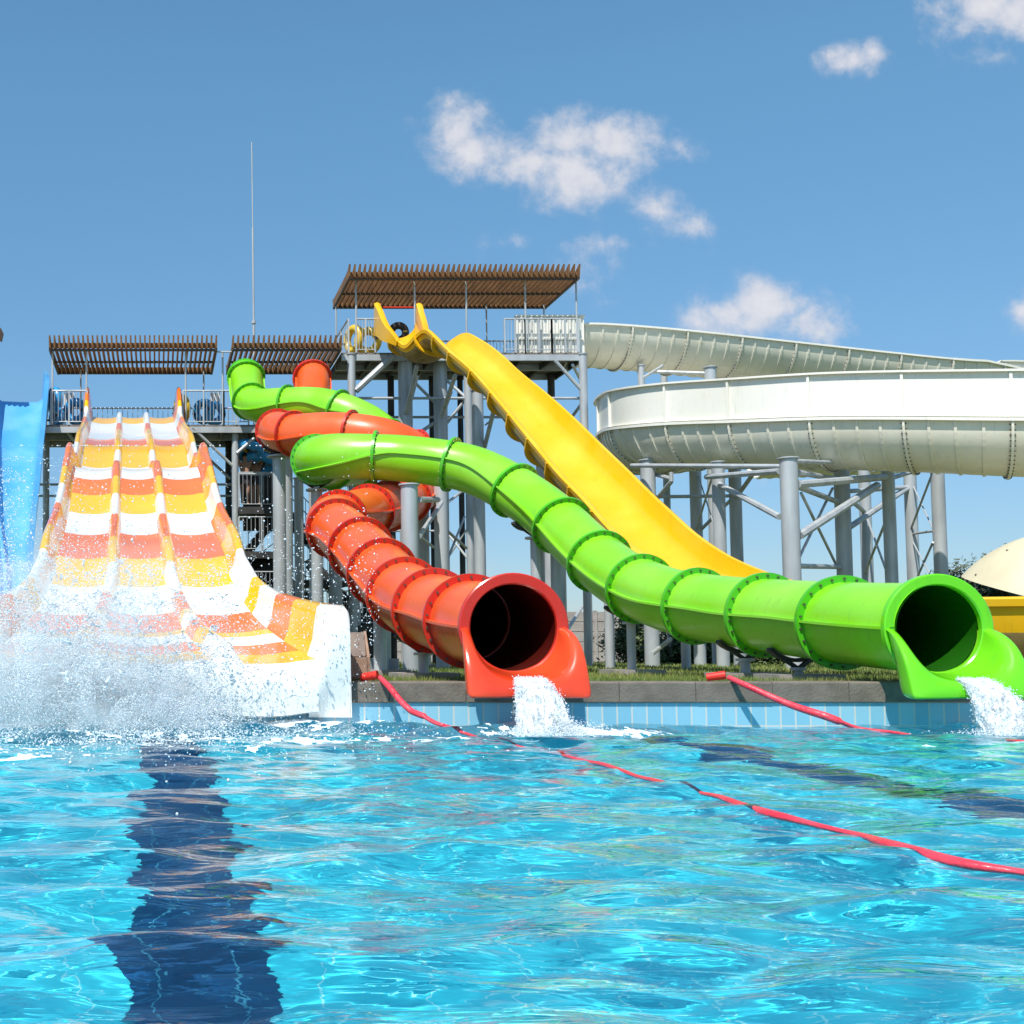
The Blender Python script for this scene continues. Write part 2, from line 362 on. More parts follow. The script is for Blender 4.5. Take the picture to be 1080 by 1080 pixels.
# ------------------------------------------------------------------ ground, pool
X0, X1, Y0, Y1 = -16.0, 19.0, -9.0, 14.0
GZ = .46
mb = MB(); B = 2500
xs_ = [-B, X0 - .4, X1 + .4, B]; ys_ = [-B, Y0 - .4, Y1 + .4, B]
for i in range(3):
    for j in range(3):
        if i == 1 and j == 1: continue
        mb.add([(xs_[i], ys_[j], GZ), (xs_[i + 1], ys_[j], GZ), (xs_[i + 1], ys_[j + 1], GZ), (xs_[i], ys_[j + 1], GZ)], [(0, 1, 2, 3)])
struct(mb.build('ground', M['ground']))
mb = MB(); mb.add([(X0, Y0, -.98), (X1, Y0, -.98), (X1, Y1, -.98), (X0, Y1, -.98)], [(0, 1, 2, 3)])
fl = struct(mb.build('pool_floor', M['floor'])); fl.cycles.is_caustics_receiver = True
mb = MB()
for (xa, xb) in ((-.12, .42), (4.9, 5.45), (9.9, 10.45), (-5.2, -4.65)):
    mb.add([(xa, Y0, -.974), (xb, Y0, -.974), (xb, Y1 - .7, -.974), (xa, Y1 - .7, -.974)], [(0, 1, 2, 3)])
sp_ = struct(mb.build('lane_stripe', M['stripe'])); sp_.cycles.is_caustics_receiver = True
mb = MB(); zt = .262
mb.add([(X0, Y1, -.98), (X1, Y1, -.98), (X1, Y1, zt), (X0, Y1, zt)], [(0, 1, 2, 3)])
mb.add([(X0, Y0, -.98), (X1, Y0, -.98), (X1, Y0, zt), (X0, Y0, zt)], [(3, 2, 1, 0)])
mb.add([(X0, Y0, -.98), (X0, Y1, -.98), (X0, Y1, zt), (X0, Y0, zt)], [(0, 1, 2, 3)])
mb.add([(X1, Y0, -.98), (X1, Y1, -.98), (X1, Y1, zt), (X1, Y0, zt)], [(3, 2, 1, 0)])
wl = struct(mb.build('pool_wall', M['walltile'])); wl.cycles.is_caustics_receiver = True
def bevel_block(mb, x0, x1, y0, y1, z0, z1, e=.018):
    pr = [(y0, z0), (y0, z1 - e), (y0 + e * .4, z1 - e * .3), (y0 + e, z1), (y1, z1), (y1, z0)]
    j = random.uniform(-.003, .003)
    rings = [[Vector((x, a + j, b_ + j)) for a, b_ in pr] for x in (x0, x1)]
    mb.loft(rings, True, True)
mb = MB(); x = X0 - .4
while x < X1 + .4:
    x2 = min(x + .865, X1 + .4); bevel_block(mb, x + .004, x2 - .004, Y1 - .03, Y1 + .42, .275, .50); x = x2
mb.box(((X0 + X1) / 2, Y1 + .19, .37), (X1 - X0 + .6, .40, .17))
for (cx_, cy_, dx_, dy_) in (((X0 + X1) / 2, Y0 - .19, X1 - X0 + .8, .44), (X0 - .19, (Y0 + Y1) / 2, .44, Y1 - Y0 - .1), (X1 + .19, (Y0 + Y1) / 2, .44, Y1 - Y0 - .1)):
    mb.box((cx_, cy_, .3875), (dx_, dy_, .225))
struct(mb.build('pool_coping', M['coping']))
mb = MB(); mb.box(((X0 + X1) / 2, Y1 + .09, .2675), (X1 - X0, .216, .016)); struct(mb.build('pool_wall_trim', M['grout']))

# ---- water surface
rng = np.random.default_rng(5)
WV = []
for i in range(64):
    u_ = rng.random(); lam = .25 * 10 ** (u_ * .85)
    WV.append((2 * PI / lam, rng.normal(PI / 2, .46), .0044 * lam, rng.random() * 6.28, 3 * rng.random()))
for i in range(9):
    lam = rng.uniform(.65, 1.3); WV.append((2 * PI / lam, rng.normal(PI / 2, .35), .0068 * lam, rng.random() * 6.28, 3 * rng.random()))
SPL = [(P(100, 760, 13.0), 2.2, 2.2), (P(560, 770, 12.4), .9, 1.5), (P(1040, 770, 12.2), .9, 1.5)]
def wave(X, Y):
    Z = np.zeros_like(X)
    for k, a, A, ph, q in WV:
        arg = (X * math.cos(a) + Y * math.sin(a)) * k + ph + .7 * np.sin(X * 1.3 * math.sin(q * 3) + Y * 1.1 + ph * 3) + .5 * np.sin(2.9 * X - 1.7 * Y + q * 5)
        amp = A * (.75 + .45 * np.sin(.55 * X + .8 * Y + q * 4 + ph))
        Z = Z + amp * (np.sin(arg) + .12 * np.sin(2 * arg + .5))
    boost = np.ones_like(X)
    for c_, r_, g_ in SPL:
        boost = boost + g_ * np.exp(-((X - c_.x) ** 2 + ((Y - c_.y) * 1.3) ** 2) / (r_ * r_))
    for d_, g_ in ((np.abs(X - X0), 1), (np.abs(X - X1), 1)): pass
    return Z * boost
ys = [-9, -6, -3, 0, 1.2]; y = 1.7
while y < 14: ys.append(y); y += max(.011, .0030 * y)
ys.append(14.0)
xs = list(np.linspace(-16, -2.6, 70)) + list(np.arange(-2.58, 10.9, .021)) + list(np.linspace(10.94, 19, 60))
XX, YY = np.meshgrid(xs, ys); ZZ = wave(XX, YY)
def gridmesh(name, V, nx, ny, mat, keep=None):
    idx = np.arange(nx * ny).reshape(ny, nx)
    q = np.stack([idx[:-1, :-1], idx[:-1, 1:], idx[1:, 1:], idx[1:, :-1]], -1).reshape(-1, 4)
    if keep is not None:
        q = q[keep.reshape(-1)]; used, inv = np.unique(q, return_inverse=True); V = V[used]; q = inv.reshape(-1, 4)
    me = bpy.data.meshes.new(name); me.vertices.add(len(V)); me.vertices.foreach_set('co', V.astype(np.float32).ravel())
    me.loops.add(q.size); me.loops.foreach_set('vertex_index', q.ravel().astype(np.int32)); me.polygons.add(len(q))
    me.polygons.foreach_set('loop_start', np.arange(0, q.size, 4, dtype=np.int32)); me.update(calc_edges=True)
    me.polygons.foreach_set('use_smooth', np.ones(len(q), bool)); me.materials.append(mat)
    o = bpy.data.objects.new(name, me); C.objects.link(o); return o
wo = struct(gridmesh('pool_water', np.stack([XX, YY, ZZ], -1).reshape(-1, 3), len(xs), len(ys), M['water']))
wo.cycles.is_caustics_caster = True

# foam floating where the flumes pour in and under the big splash
def vnoise(X, Y, sc, seed=0):
    r_ = np.random.default_rng(seed); G = r_.random((128, 128)); x = X * sc + 40; y = Y * sc + 40
    xi = np.floor(x).astype(int); yi = np.floor(y).astype(int); fx = x - xi; fy = y - yi; fx = fx * fx * (3 - 2 * fx); fy = fy * fy * (3 - 2 * fy)
    g = lambda a, b_: G[a % 128, b_ % 128]
    return (g(xi, yi) * (1 - fx) + g(xi + 1, yi) * fx) * (1 - fy) + (g(xi, yi + 1) * (1 - fx) + g(xi + 1, yi + 1) * fx) * fy
fx = np.arange(-2.6, 11.2, .022); fy = np.arange(9.5, 13.99, .024)
FX, FY = np.meshgrid(fx, fy)
dens = np.zeros_like(FX)
for (c_, rx, ry, a) in ((WZ(100, 768), 2.3, 1.0, 1.0), (WZ(310, 766), 1.3, .5, .8), (WZ(562, 768), .42, .5, 1.5), (WZ(625, 774), 1.1, .42, .95),
                        (WZ(1046, 766), .45, .5, 1.5), (WZ(1080, 768), 1.0, .5, 1.1), (WZ(30, 800), 1.6, 1.1, .50), (WZ(180, 782), 2.6, 1.1, .58)):
    dens = np.maximum(dens, a * np.exp(-(((FX - c_.x) / rx) ** 2 + ((FY - c_.y) / ry) ** 2)))
fn = .30 * vnoise(FX, FY * .7, 2.6, 1) + .28 * vnoise(FX, FY * .8, 7, 2) + .42 * vnoise(FX, FY, 17, 3)
mask = (dens + (fn - .5) * 1.5) > .52
FZ = wave(FX, FY) + .004 + .02 * vnoise(FX, FY, 24, 4) * np.clip(dens, 0, 1)
kp = mask[:-1, :-1] & mask[1:, 1:] & mask[:-1, 1:] & mask[1:, :-1]
fo = gridmesh('water_foam', np.stack([FX, FY, FZ], -1).reshape(-1, 3), len(fx), len(fy), M['foam'], kp)
tag(fo, 'white foam floating on the pool where the slides pour in', 'foam', kind='stuff')

# ------------------------------------------------------------------ tower
TW = thing('slide_tower', P(330, 690, 37), 'grey steel tower of two decks under slatted brown roofs, with stairs', 'tower')
DZ1 = P(200, 448, 36).z; DZ2 = P(480, 372, 36).z; YF = 36 * K; YB = 38.6 * K
def deck(x0, x1, z, yf=YF, yb=YB):
    mb = MB()
    mb.box(((x0 + x1) / 2, (yf + yb) / 2, z - .03), (x1 - x0, yb - yf, .06), mi=0)
    for yy in (yf + .02, yb - .02, (yf + yb) / 2): mb.box(((x0 + x1) / 2, yy, z - .16), (x1 - x0 - .01, .09, .19), mi=1)
    n = max(2, int((x1 - x0) / .9))
    for i in range(n + 1):
        xx = x0 + .05 + (x1 - x0 - .1) * i / n; mb.box((xx, (yf + yb) / 2, z - .155), (.07, yb - yf - .06, .18), mi=2)
    return mb.build('deck', [M['deck'], M['steel'], M['shade_dark_steel']], TW)
xl = P(40, 448, 36).x; xm = P(352, 448, 36).x; xr = P(617, 372, 36).x
deck(P(40, 448, 36).x, P(300, 448, 36).x, DZ1); deck(P(300, 448, 36).x + .01, xm + .2, DZ1, YF + .6, YB + .6)
deck(P(360, 372, 36).x, xr, DZ2)
def roof(x0, x1, yn, yf_, z, n, dp=.17):
    """slatted roof: upright boards running front to back, tips cut on the slant"""
    mb = MB()
    for i in range(n):
        xx = x0 + (x1 - x0) * i / (n - 1); th = .027
        prof = [(yn - .12, z + .38), (yn - .03, z), (yf_, z), (yf_ + .12, z + .30), (yf_ - .16, z + .25), (yf_ - .42, z + dp), (yn + .5, z + dp), (yn + .2, z + .26)]
        rings = [[Vector((xx + sx_ * th, a, b_)) for a, b_ in prof] for sx_ in (-1, 1)]
        mb.loft(rings, True, True)
    o = mb.build('slatted_roof', M['wood'], TW)
    fb = MB()
    for yy in (yn + .12, (yn + yf_) / 2, yf_ - .1):
        fb.box(((x0 + x1) / 2, yy, z - .04), (x1 - x0, .06, .07))
    for xx in (x0, x1): fb.box((xx, (yn + yf_) / 2, z - .041), (.07, yf_ - yn, .06))
    fb.build('roof_frame', M['frame_brown'], o)
    fb = MB()
    for yy in (yn + .09, yf_ - .02): fb.box(((x0 + x1) / 2, yy, z + .10), (x1 - x0 + .02, .025, .17))
    fb.build('fascia_board', M['wood'], o)
roofs = []
yn, yf_ = 35.6 * K, 38.8 * K
def rx_(px): return (px - CX) / F * yn
zA = P(300, 292, 35.6).z; zB = P(150, 367, 35.6).z
roof(rx_(372), rx_(618), yn, yf_, zA, 45, .24); roof(rx_(51), rx_(229), yn, yf_, zB, 36); roof(rx_(247), rx_(362), yn, yf_, zB, 22)
def post(px, y0, ztop, ybot, r=.03):
    p = P(px, ybot, y0); mb = MB(); mb.cyl((p.x, p.y, p.z), (p.x, p.y, ztop), r, 8); mb.build('roof_post', M['steel'], TW)
for px, yo in ((376, 36), (438, 36), (492.5, 36), (555, 36), (609, 36)): post(px, yo, zA, 371)
for px in (355, 514, 575): post(px, 38.4, zA - .02, 392, .028)
for px, yo in ((55, 36), (91, 36), (196, 36), (235, 36)): post(px, yo, zB, 448)
for px in (85, 215, 270, 330): post(px, 38.3, zB - .02, 463, .028)
mb = MB(); mb.cyl((rx_(229), yn + .3, zB - .05), (rx_(247), yn + .3, zB - .05), .025, 8); mb.build('tie_bar', M['steel'], TW)
def V3(px, z, Y): p = P(px, 400, Y / K); return Vector(((px - CX) / (CX * 0 + 1) * 0 + p.x, Y, z))
# railings
for (a, b_, z, Y, n) in ((54, 92, DZ1, YF, 10), (193, 236, DZ1, YF, 12), (236, 262, DZ1, YF, 6), (50, 262, DZ1, YB, 40),
                         (376, 396, DZ2, YF, 6), (437, 556, DZ2, YB, 34), (533, 555, DZ2, YF, 6), (555, 583, DZ2, YF, 9), (583, 611, DZ2, YF, 8)):
    railing(TW, V3(a, z, Y), V3(b_, z, Y), n=n)
railing(TW, V3(368, DZ2, YF), Vector((V3(368, DZ2, YF).x - .05, YB, DZ2)), n=9)
railing(TW, V3(555, DZ2 + .55, YB + .4), V3(640, DZ2 + .55, YB + .4), h=1.0, n=3, posts=4)
railing(TW, V3(290, DZ1, YB + .6), V3(352, DZ1, YB + .6), n=14)
# columns (photo x, width, top, depth)
cols = [(370.5, 8.5, 374, 36), (427, 15, 376, 36.3), (464, 14.5, 378, 36.6), (493, 8.5, 376, 36.2), (503.5, 12, 412, 35), (614.5, 8.5, 374, 36),
        (485, 6, 398, 38.3), (581, 7.5, 396, 38.4), (455, 6, 398, 38.3), (248, 7, 451, 36.2), (241, 7, 466, 38.2), (301.5, 14, 478, 33.5),
        (315, 10, 505, 34), (330.5, 10.5, 490, 35), (353, 14, 502, 35.5), (372.5, 13, 500, 37), (387, 11, 520, 38), (49, 7, 452, 37.6), (110, 8, 466, 38.2),
        (412, 7, 398, 38.3), (568, 11, 560, 33), (588, 14, 560, 31)]
for c_ in cols: column(TW, *c_, mat='steel' if c_[3] < 38 else 'shade_dark_steel')  # rear columns take the steel darkened for shade
def braces(parent, lst, name='brace', mat='steel'):
    for (xa, ya, oa, xb, yb, ob, r) in lst:
        mb = MB(); mb.cyl(P(xa, ya, oa), P(xb, yb, ob), r, 8); mb.build(name, M[mat], parent, smooth=40)
braces(TW, [(375, 412, 36, 414, 376, 36, .11), (203, 451, 36, 246, 492, 36.2, .05), (585, 380, 36, 612, 410, 36, .06), (604, 385, 36.1, 613, 402, 38, .05),
            (370, 420, 36.2, 614, 420, 36.2, .045), (370, 440, 38.2, 580, 440, 38.2, .045), (432, 398, 36.3, 458, 424, 36.6, .05), (440, 458, 36.4, 458, 446, 36.6, .06),
            (372, 424, 36.3, 372, 436, 36.3, .09), (250, 500, 36.2, 300, 500, 36.2, .045), (36, 511, 37, 244, 511, 37, .04), (36, 523, 38, 244, 523, 38, .04),
            (205, 470, 38, 243, 505, 38, .05), (66, 449, 36.1, 82, 470, 36.5, .05), (470, 400, 36.5, 492, 420, 36.2, .05), (492, 420, 36.4, 470, 448, 36.6, .05),
            (476, 412, 35.8, 466, 440, 36.2, .06), (440, 396, 35.8, 430, 436, 36.1, .06), (521, 432, 34, 511, 472, 35, .07), (512, 448, 35, 520, 442, 34.4, .03),
            (250, 478, 36.1, 268, 462, 36.1, .06), (270, 452, 36.1, 300, 490, 34.5, .07), (581, 470, 38, 614, 425, 36.2, .05), (581, 425, 38, 614, 468, 36.2, .05),
            (470, 560, 36.6, 494, 590, 36.2, .04), (494, 556, 36.2, 470, 592, 36.6, .03), (566, 560, 33, 594, 600, 31, .05), (614, 640, 36, 596, 668, 32, .05),
            (566, 500, 36, 614, 470, 36, .05), (370, 470, 37, 430, 540, 37, .03), (372, 560, 36.5, 470, 560, 36.5, .035)])
# stair flights and landings under the lower deck
def landing(px0, px1, py, y0=35.6, y1=38.4):
    a = P(px0, py, y0); b_ = P(px1, py, y0); mb = MB()
    mb.box(((a.x + b_.x) / 2, (y0 + y1) / 2 * K, a.z - .05), (b_.x - a.x, (y1 - y0) * K, .10)); mb.box(((a.x + b_.x) / 2, y0 * K - .03, a.z - .10), (b_.x - a.x, .05, .22))
    mb.build('landing', M['shade_dark_steel'], TW); railing(TW, a, b_, n=int((b_.x - a.x) / .12), r=.014); return a, b_
def flight(pa, pb, w_=1.3):
    pa = Vector(pa); pb = Vector(pb); mb = MB(); n = max(4, int(abs(pb.z - pa.z) / .18))
    for i in range(n + 1):
        p = pa.lerp(pb, i / n); mb.box((p.x, p.y + w_ / 2, p.z), (.30, w_, .035))
    for yy in (0, w_): mb.bar(pa + Vector((0, yy, -.08)), pb + Vector((0, yy, -.08)), .04, .26)
    for hh in (.55, 1.0): mb.bar(pa + Vector((0, 0, hh)), pb + Vector((0, 0, hh)), .03)
    for i in range(0, n + 1, 2):
        p = pa.lerp(pb, i / n); mb.bar(p, p + Vector((0, 0, 1.0)), .02)
    mb.build('stair_flight', M['shade_dark_steel'], TW)
landing(252, 300, 535); landing(252, 300, 582); landing(300, 375, 612); landing(252, 330, 640); landing(330, 400, 570, 37); landing(300, 395, 660, 36)
for (a, ya, b_, yb, yo) in ((262, 612, 300, 582, 36.6), (345, 640, 300, 612, 36.2), (262, 640, 300, 614, 37.6), (330, 590, 392, 660, 37.2), (300, 535, 345, 582, 37.4), (262, 580, 296, 536, 38), (270, 690, 330, 642, 37)):
    flight(P(a, ya, yo), P(b_, yb, yo))
mb = MB(); a = P(256, 470, 38.0); b_ = P(300, 560, 38.0); mb.box(((a.x + b_.x) / 2, a.y, (a.z + b_.z) / 2), (b_.x - a.x, .05, a.z - b_.z)); mb.build('shade_panel', M['shade_dark_steel'], TW)  # dark sheet added to stand for the shade under the deck
mb = MB(); a = P(256, 588, 37.6); b_ = P(296, 632, 37.6); mb.box(((a.x + b_.x) / 2, a.y, (a.z + b_.z) / 2), (b_.x - a.x, .05, a.z - b_.z)); mb.build('shade_panel', M['shade_dark_steel'], TW)  # second dark sheet added for the shade between the flights
# ------------------------------------------------------------------ mast
ma = thing('mast', P(268, 449, 37.5), 'tall thin grey mast rising above the middle slatted roof', 'mast')
mb = MB(); a = P(268.4, 449, 37.5); b1 = P(267.6, 340, 37.5); mb.cyl(a, b1, .045, 10); mb.build('pole', M['steel'], ma, smooth=40)
mb = MB(); mb.cyl(b1 - Vector((0, 0, .04)), b1 + Vector((0, 0, .05)), .075, 10); mb.build('joint_collar', M['steel'], ma)
mb = MB(); b2 = P(266.6, 240, 37.5); b3 = P(265.5, 150, 37.5); mb.cyl(b1, b2, .034, 8); mb.cyl(b2, b3, .02, 8); mb.build('antenna_rod', M['steel'], ma)

# ------------------------------------------------------------------ tube slides
def tube_slide(name, pts, label, colr, edge, bright, jl, support, RR=.50, per_seg=7, rolls=1.0):
    arr = spline([(*P(a, b_, c_),) for a, b_, c_ in pts], 16)
    fine, L_ = resample(arr, step=.10)
    # smooth a little
    for _ in range(10):
        fine[1:-1] = .25 * fine[:-2] + .5 * fine[1:-1] + .25 * fine[2:]
    T = thing(name, (fine[-1][0], fine[-1][1] + .5, .5), label, 'water slide')
    fr = frames([Vector(p[:3]) for p in fine]); n = len(fr)
    # banking from the lateral curvature
    roll = []
    for i in range(n):
        a = fr[max(0, i - 4)][1]; b_ = fr[min(n - 1, i + 4)][1]; cr = a.cross(b_).z
        roll.append(max(-.9, min(.9, cr * 1.1)) * rolls)
    roll = np.convolve(np.pad(roll, 8, mode='edge'), np.ones(17) / 17, 'valid')
    roll[-22:] = roll[-22] * np.linspace(1, 0, 22) if n > 22 else 0
    prof = []; h = .016
    def arc(a0, a1, rr, m_):
        return [(rr * math.cos(a0 + (a1 - a0) * k / m_), rr * math.sin(a0 + (a1 - a0) * k / m_)) for k in range(m_ + 1)]
    e = h / RR
    prof = arc(e, PI - e, RR, 20) + [(-RR - .055, h), (-RR - .055, -h)] + arc(PI + e, 2 * PI - e, RR, 20) + [(RR + .055, -h), (RR + .055, h)]
    inner = [(x * .955, y_ * .955) for x, y_ in arc(0, 2 * PI, RR, 40)][:-1]
    def ring(i, pr):
        p, t, sd_, up = fr[i]; c_, s_ = math.cos(roll[i]), math.sin(roll[i])
        return [p + sd_ * (a * c_ - b_ * s_) + up * (a * s_ + b_ * c_) for a, b_ in pr]
    nj = max(3, int(round(L_ / jl))); idx = [int(round(k * (n - 1) / nj)) for k in range(nj + 1)]
    for k in range(nj):
        mb = MB(); seq = list(range(idx[k], idx[k + 1] + 1, 2))
        if seq[-1] != idx[k + 1]: seq.append(idx[k + 1])
        mb.loft([ring(i, prof) for i in seq], True, False, 0)
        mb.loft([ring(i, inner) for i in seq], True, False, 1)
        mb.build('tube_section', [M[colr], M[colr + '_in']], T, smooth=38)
    for k in range(nj):
        i = idx[k]; p, t, sd_, up = fr[i]; mb = MB(); c_, s_ = math.cos(roll[i]), math.sin(roll[i])
        m_ = 48; q = [[], [], [], []]
        for j in range(m_ + 1):
            an = 2 * PI * j / m_; dv = sd_ * math.cos(an) + up * math.sin(an)
            for qq, (rr, off) in zip(q, ((RR - .035, -.03), (RR + .085, -.03), (RR + .085, .03), (RR - .035, .03))):
                qq.append(p + dv * rr + t * off)
        rings = [[q[0][j], q[1][j], q[2][j], q[3][j]] for j in range(m_ + 1)]
        mb.loft(rings, True, False, 0)
        for j in range(22):
            an = 2 * PI * (j + .5) / 22; dv = sd_ * math.cos(an) + up * math.sin(an); c0 = p + dv * (RR + .042)
            mb.cyl(c0 - t * .052, c0 + t * .052, .016, 6, mi=1)
        mb.build('flange', [M[edge], M['bolt']], T, smooth=30)
    # exit chute
    E0 = fr[-1][0]; ex = MB(); n_ = 24
    ks = [1, .86, .72, .58, .50, .465, .44, .40, .2, 0]
    Bc = {1: (.48, 0, 0), .86: (.50, -.07, .17), .72: (.50, -.2, .33), .58: (.47, -.34, .45), .50: (.40, -.44, .51), .465: (.345, -.49, .54), .44: (.30, -.515, .55), .40: (.25, -.54, .565), .2: (.16, -.56, .58), 0: (0, -.57, .58)}
    Cc = {1: (.585, 0, 0), .86: (.60, -.05, .20), .72: (.635, -.20, .38), .58: (.64, -.42, .50), .50: (.645, -.64, .575), .465: (.642, -.725, .60), .44: (.62, -.748, .605), .40: (.58, -.75, .61), .2: (.22, -.745, .62), 0: (0, -.735, .62)}
    def full(Dc):
        L1 = [(-Dc[k][0], Dc[k][1], Dc[k][2]) for k in ks]; R1 = [Dc[k] for k in reversed(ks)][1:]
        return L1 + R1
    angs = [-k * PI / 2 for k in ks] + [k * PI / 2 for k in list(reversed(ks))[1:]]
    Aa = [(.478 * math.sin(a), -.478 * math.cos(a), -.02) for a in angs]
    Bb = full(Bc); Cv = full(Cc)
    mid = [tuple((Aa[i][j] * .45 + Bb[i][j] * .55) if j < 2 else Bb[i][2] * .5 for j in range(3)) for i in range(len(Bb))]
    def W(p): return E0 + Vector((p[0], -p[2], p[1]))
    crn = [tuple(Bb[i][j] * .5 + Cv[i][j] * .5 + (0.02 if j == 2 else 0) + (.018 if j == 1 else 0) for j in range(3)) for i in range(len(Bb))]
    Dd = [(p[0], p[1], -.05 if abs(p[0]) > .3 else .05) for p in Cv]
    Aout = [(.52 * math.sin(a), -.52 * math.cos(a), -.02) for a in angs]
    sk0 = [(c_[0] * .998, c_[1], c_[2] - .03 * min(1, c_[2] * 4)) for c_ in Cv]
    sk_ = [(c_[0] * .97, c_[1], c_[2] * .45) for c_ in Cv]
    ex.loft([[W(p) for p in row] for row in (Aa, mid, Bb, crn, Cv, sk0, sk_, Aout)], False, False, 0)
    o = ex.build('exit_chute', M[bright], T, smooth=50)
    sm = o.modifiers.new('smooth', 'SUBSURF'); sm.levels = 2; sm.render_levels = 2
    # collar round the mouth
    mb = MB(); rings = []
    for j in range(49):
        an = 2 * PI * j / 48; dv = Vector((math.cos(an), 0, math.sin(an)))
        rings.append([E0 + dv * rr + Vector((0, off, 0)) for rr, off in ((.475, .03), (.60, .03), (.60, -.035), (.585, -.045), (.49, -.045), (.475, -.03))])
    mb.loft(rings, True, False, 0); mb.build('mouth_ring', M[edge if colr == 'red' else bright], T, smooth=30)
    # supports with saddles
    for (px, wpx, yo, off) in support:
        X = P(px, 500, yo).x
        k = min(range(n), key=lambda i: (fr[i][0].x - X) ** 2 + (fr[i][0].y - yo * K) ** 2)
        p, t, sd_, up = fr[k]; r = wpx * (yo * K / F) * .5
        zt_ = p.z - RR - .16 + off; mb = MB()
        base_ = Vector((p.x, p.y, GZ)); q0_ = base_
        mb.cyl(base_, (p.x, p.y, zt_), r, 18); mb.cyl((p.x, p.y, zt_ - .02), (p.x, p.y, zt_ + .02), r * 1.9, 16); mb.build('support_column', M['steel'], T, smooth=40)
        mb = MB(); mb.box((p.x, p.y, GZ + .03), (.85, .7, .12)); mb.build('column_footing', M['concrete'], T)
        mb = MB(); pts_ = [p + sd_ * ((RR + .05) * math.sin(a)) - up * ((RR + .05) * math.cos(a)) for a in np.linspace(-.75, .75, 9)]
        for a_, b_ in zip(pts_[:-1], pts_[1:]): mb.bar(a_, b_, .10, .05)
        for q_ in (pts_[0], pts_[-1]): mb.bar(q_, Vector((p.x, p.y, zt_)), .05)
        mb.build('saddle_bracket', M['shade_dark_steel'], T)
    return T, fr

# green tube: tower -> loop -> long run to the pool
green = [(260, 397, 34.9), (261, 412, 34.4), (268, 427, 33.4), (300, 427, 32.6), (335, 427, 32.0), (368, 436, 31.4), (398, 452, 31.2), (410, 470, 30.6), (392, 486, 29), (362, 492, 27.6),
         (338, 489, 26.4), (333, 484, 25.5), (352, 481, 24.9), (385, 482, 24.6), (420, 483, 24.4), (455, 487, 24.0), (487, 492, 23.7), (515, 502, 23.3), (550, 522, 22.6), (585, 548, 21.7),
         (618, 580, 20.6), (655, 610, 19.3), (700, 631, 17.9), (745, 641, 16.9), (800, 648, 15.7), (858, 654, 14.6), (931, 660, 13.25), (988, 663, 12.45)]
GT, gfr = tube_slide('tube_slide', green, 'bright green tube slide looping down to a mouth at the right', 'green', 'green_edge', 'green_bright', 1.72,
                     [(328, 12, 26, .0), (560, 12, 22.2, 0), (664, 9, 19, 0), (786, 10, 16, 0), (838, 8, 14.9, 0)])
red = [(330, 398, 34.9), (330, 412, 34.2), (322, 440, 33.2), (302, 456, 31.2), (292, 454, 29.6), (308, 458, 28.4), (345, 456, 27.7), (385, 459, 27.2), (418, 467, 27.1), (441, 482, 27.4), (449, 500, 28.1),
       (444, 516, 28.0), (428, 527, 26.6), (405, 535, 25.0), (380, 541, 23.6), (357, 547, 22.7), (349, 553, 21.8), (362, 563, 20.9), (386, 585, 19.5), (410, 612, 18.0), (438, 636, 16.3),
       (477, 650, 14.7), (508, 658, 13.45), (541, 662, 12.45)]
RT, rfr = tube_slide('tube_slide', red, 'orange-red tube slide twisting down to a mouth at mid pool wall', 'red', 'red_edge', 'red_bright', 1.62,
                     [(300, 14, 29.2, .0), (446, 14, 27.6, 0), (404, 14, 18.6, 0), (441, 11, 15.9, 0)])
def entry(T, fr, m1, m2):
    p = fr[0][0]; mb = MB(); rings = []
    q = p + Vector((0, .15, 0))
    for (rr, off) in ((.50, 0), (.52, .08), (.545, .2), (.55, .32)):
        rings.append([q + Vector((rr * math.cos(a), off, rr * math.sin(a) * 1.05 + .06 * off / .32)) for a in np.linspace(-PI, PI, 41)])
    mb.loft(rings, False, False, 0); mb.build('entry_hood', M[m1], T, smooth=40)
    mb = MB()
    pr = [q + Vector((.56 * math.cos(a), .32, .56 * math.sin(a) * 1.05 + .06)) for a in np.linspace(-PI, PI, 41)]
    for a_, b_ in zip(pr[:-1], pr[1:]): mb.bar(a_, b_, .1, .05)
    mb.build('entry_rim', M[m2], T)
entry(GT, gfr, 'green', 'green_edge'); entry(RT, rfr, 'red', 'red_edge')
# tall free-standing columns beside the red loop
for T_, c_ in ((RT, (431.5, 18, 512, 22.5)), (RT, (404, 15, 600, 19.5)), (GT, (464.5, 14.5, 500, 27)), (GT, (568, 11.5, 560, 22.6)), (GT, (588, 15, 575, 22.2)), (GT, (618.5, 8, 600, 30)),
              (GT, (642.5, 9, 630, 29)), (GT, (722.5, 9.5, 655, 25))):
    column(T_, *c_, gus=(c_[0] == 404))
braces(RT, [(442, 527, 22.5, 462, 527, 25, .06), (442, 566, 22.5, 466, 530, 26, .05), (442, 565, 22.5, 457, 577, 24, .03)])
braces(GT, [(687, 690, 17, 707, 674, 18.5, .035), (472, 530, 27, 490, 516, 28, .035), (472, 560, 27, 492, 578, 28, .035), (490, 545, 28, 472, 590, 27, .03)])

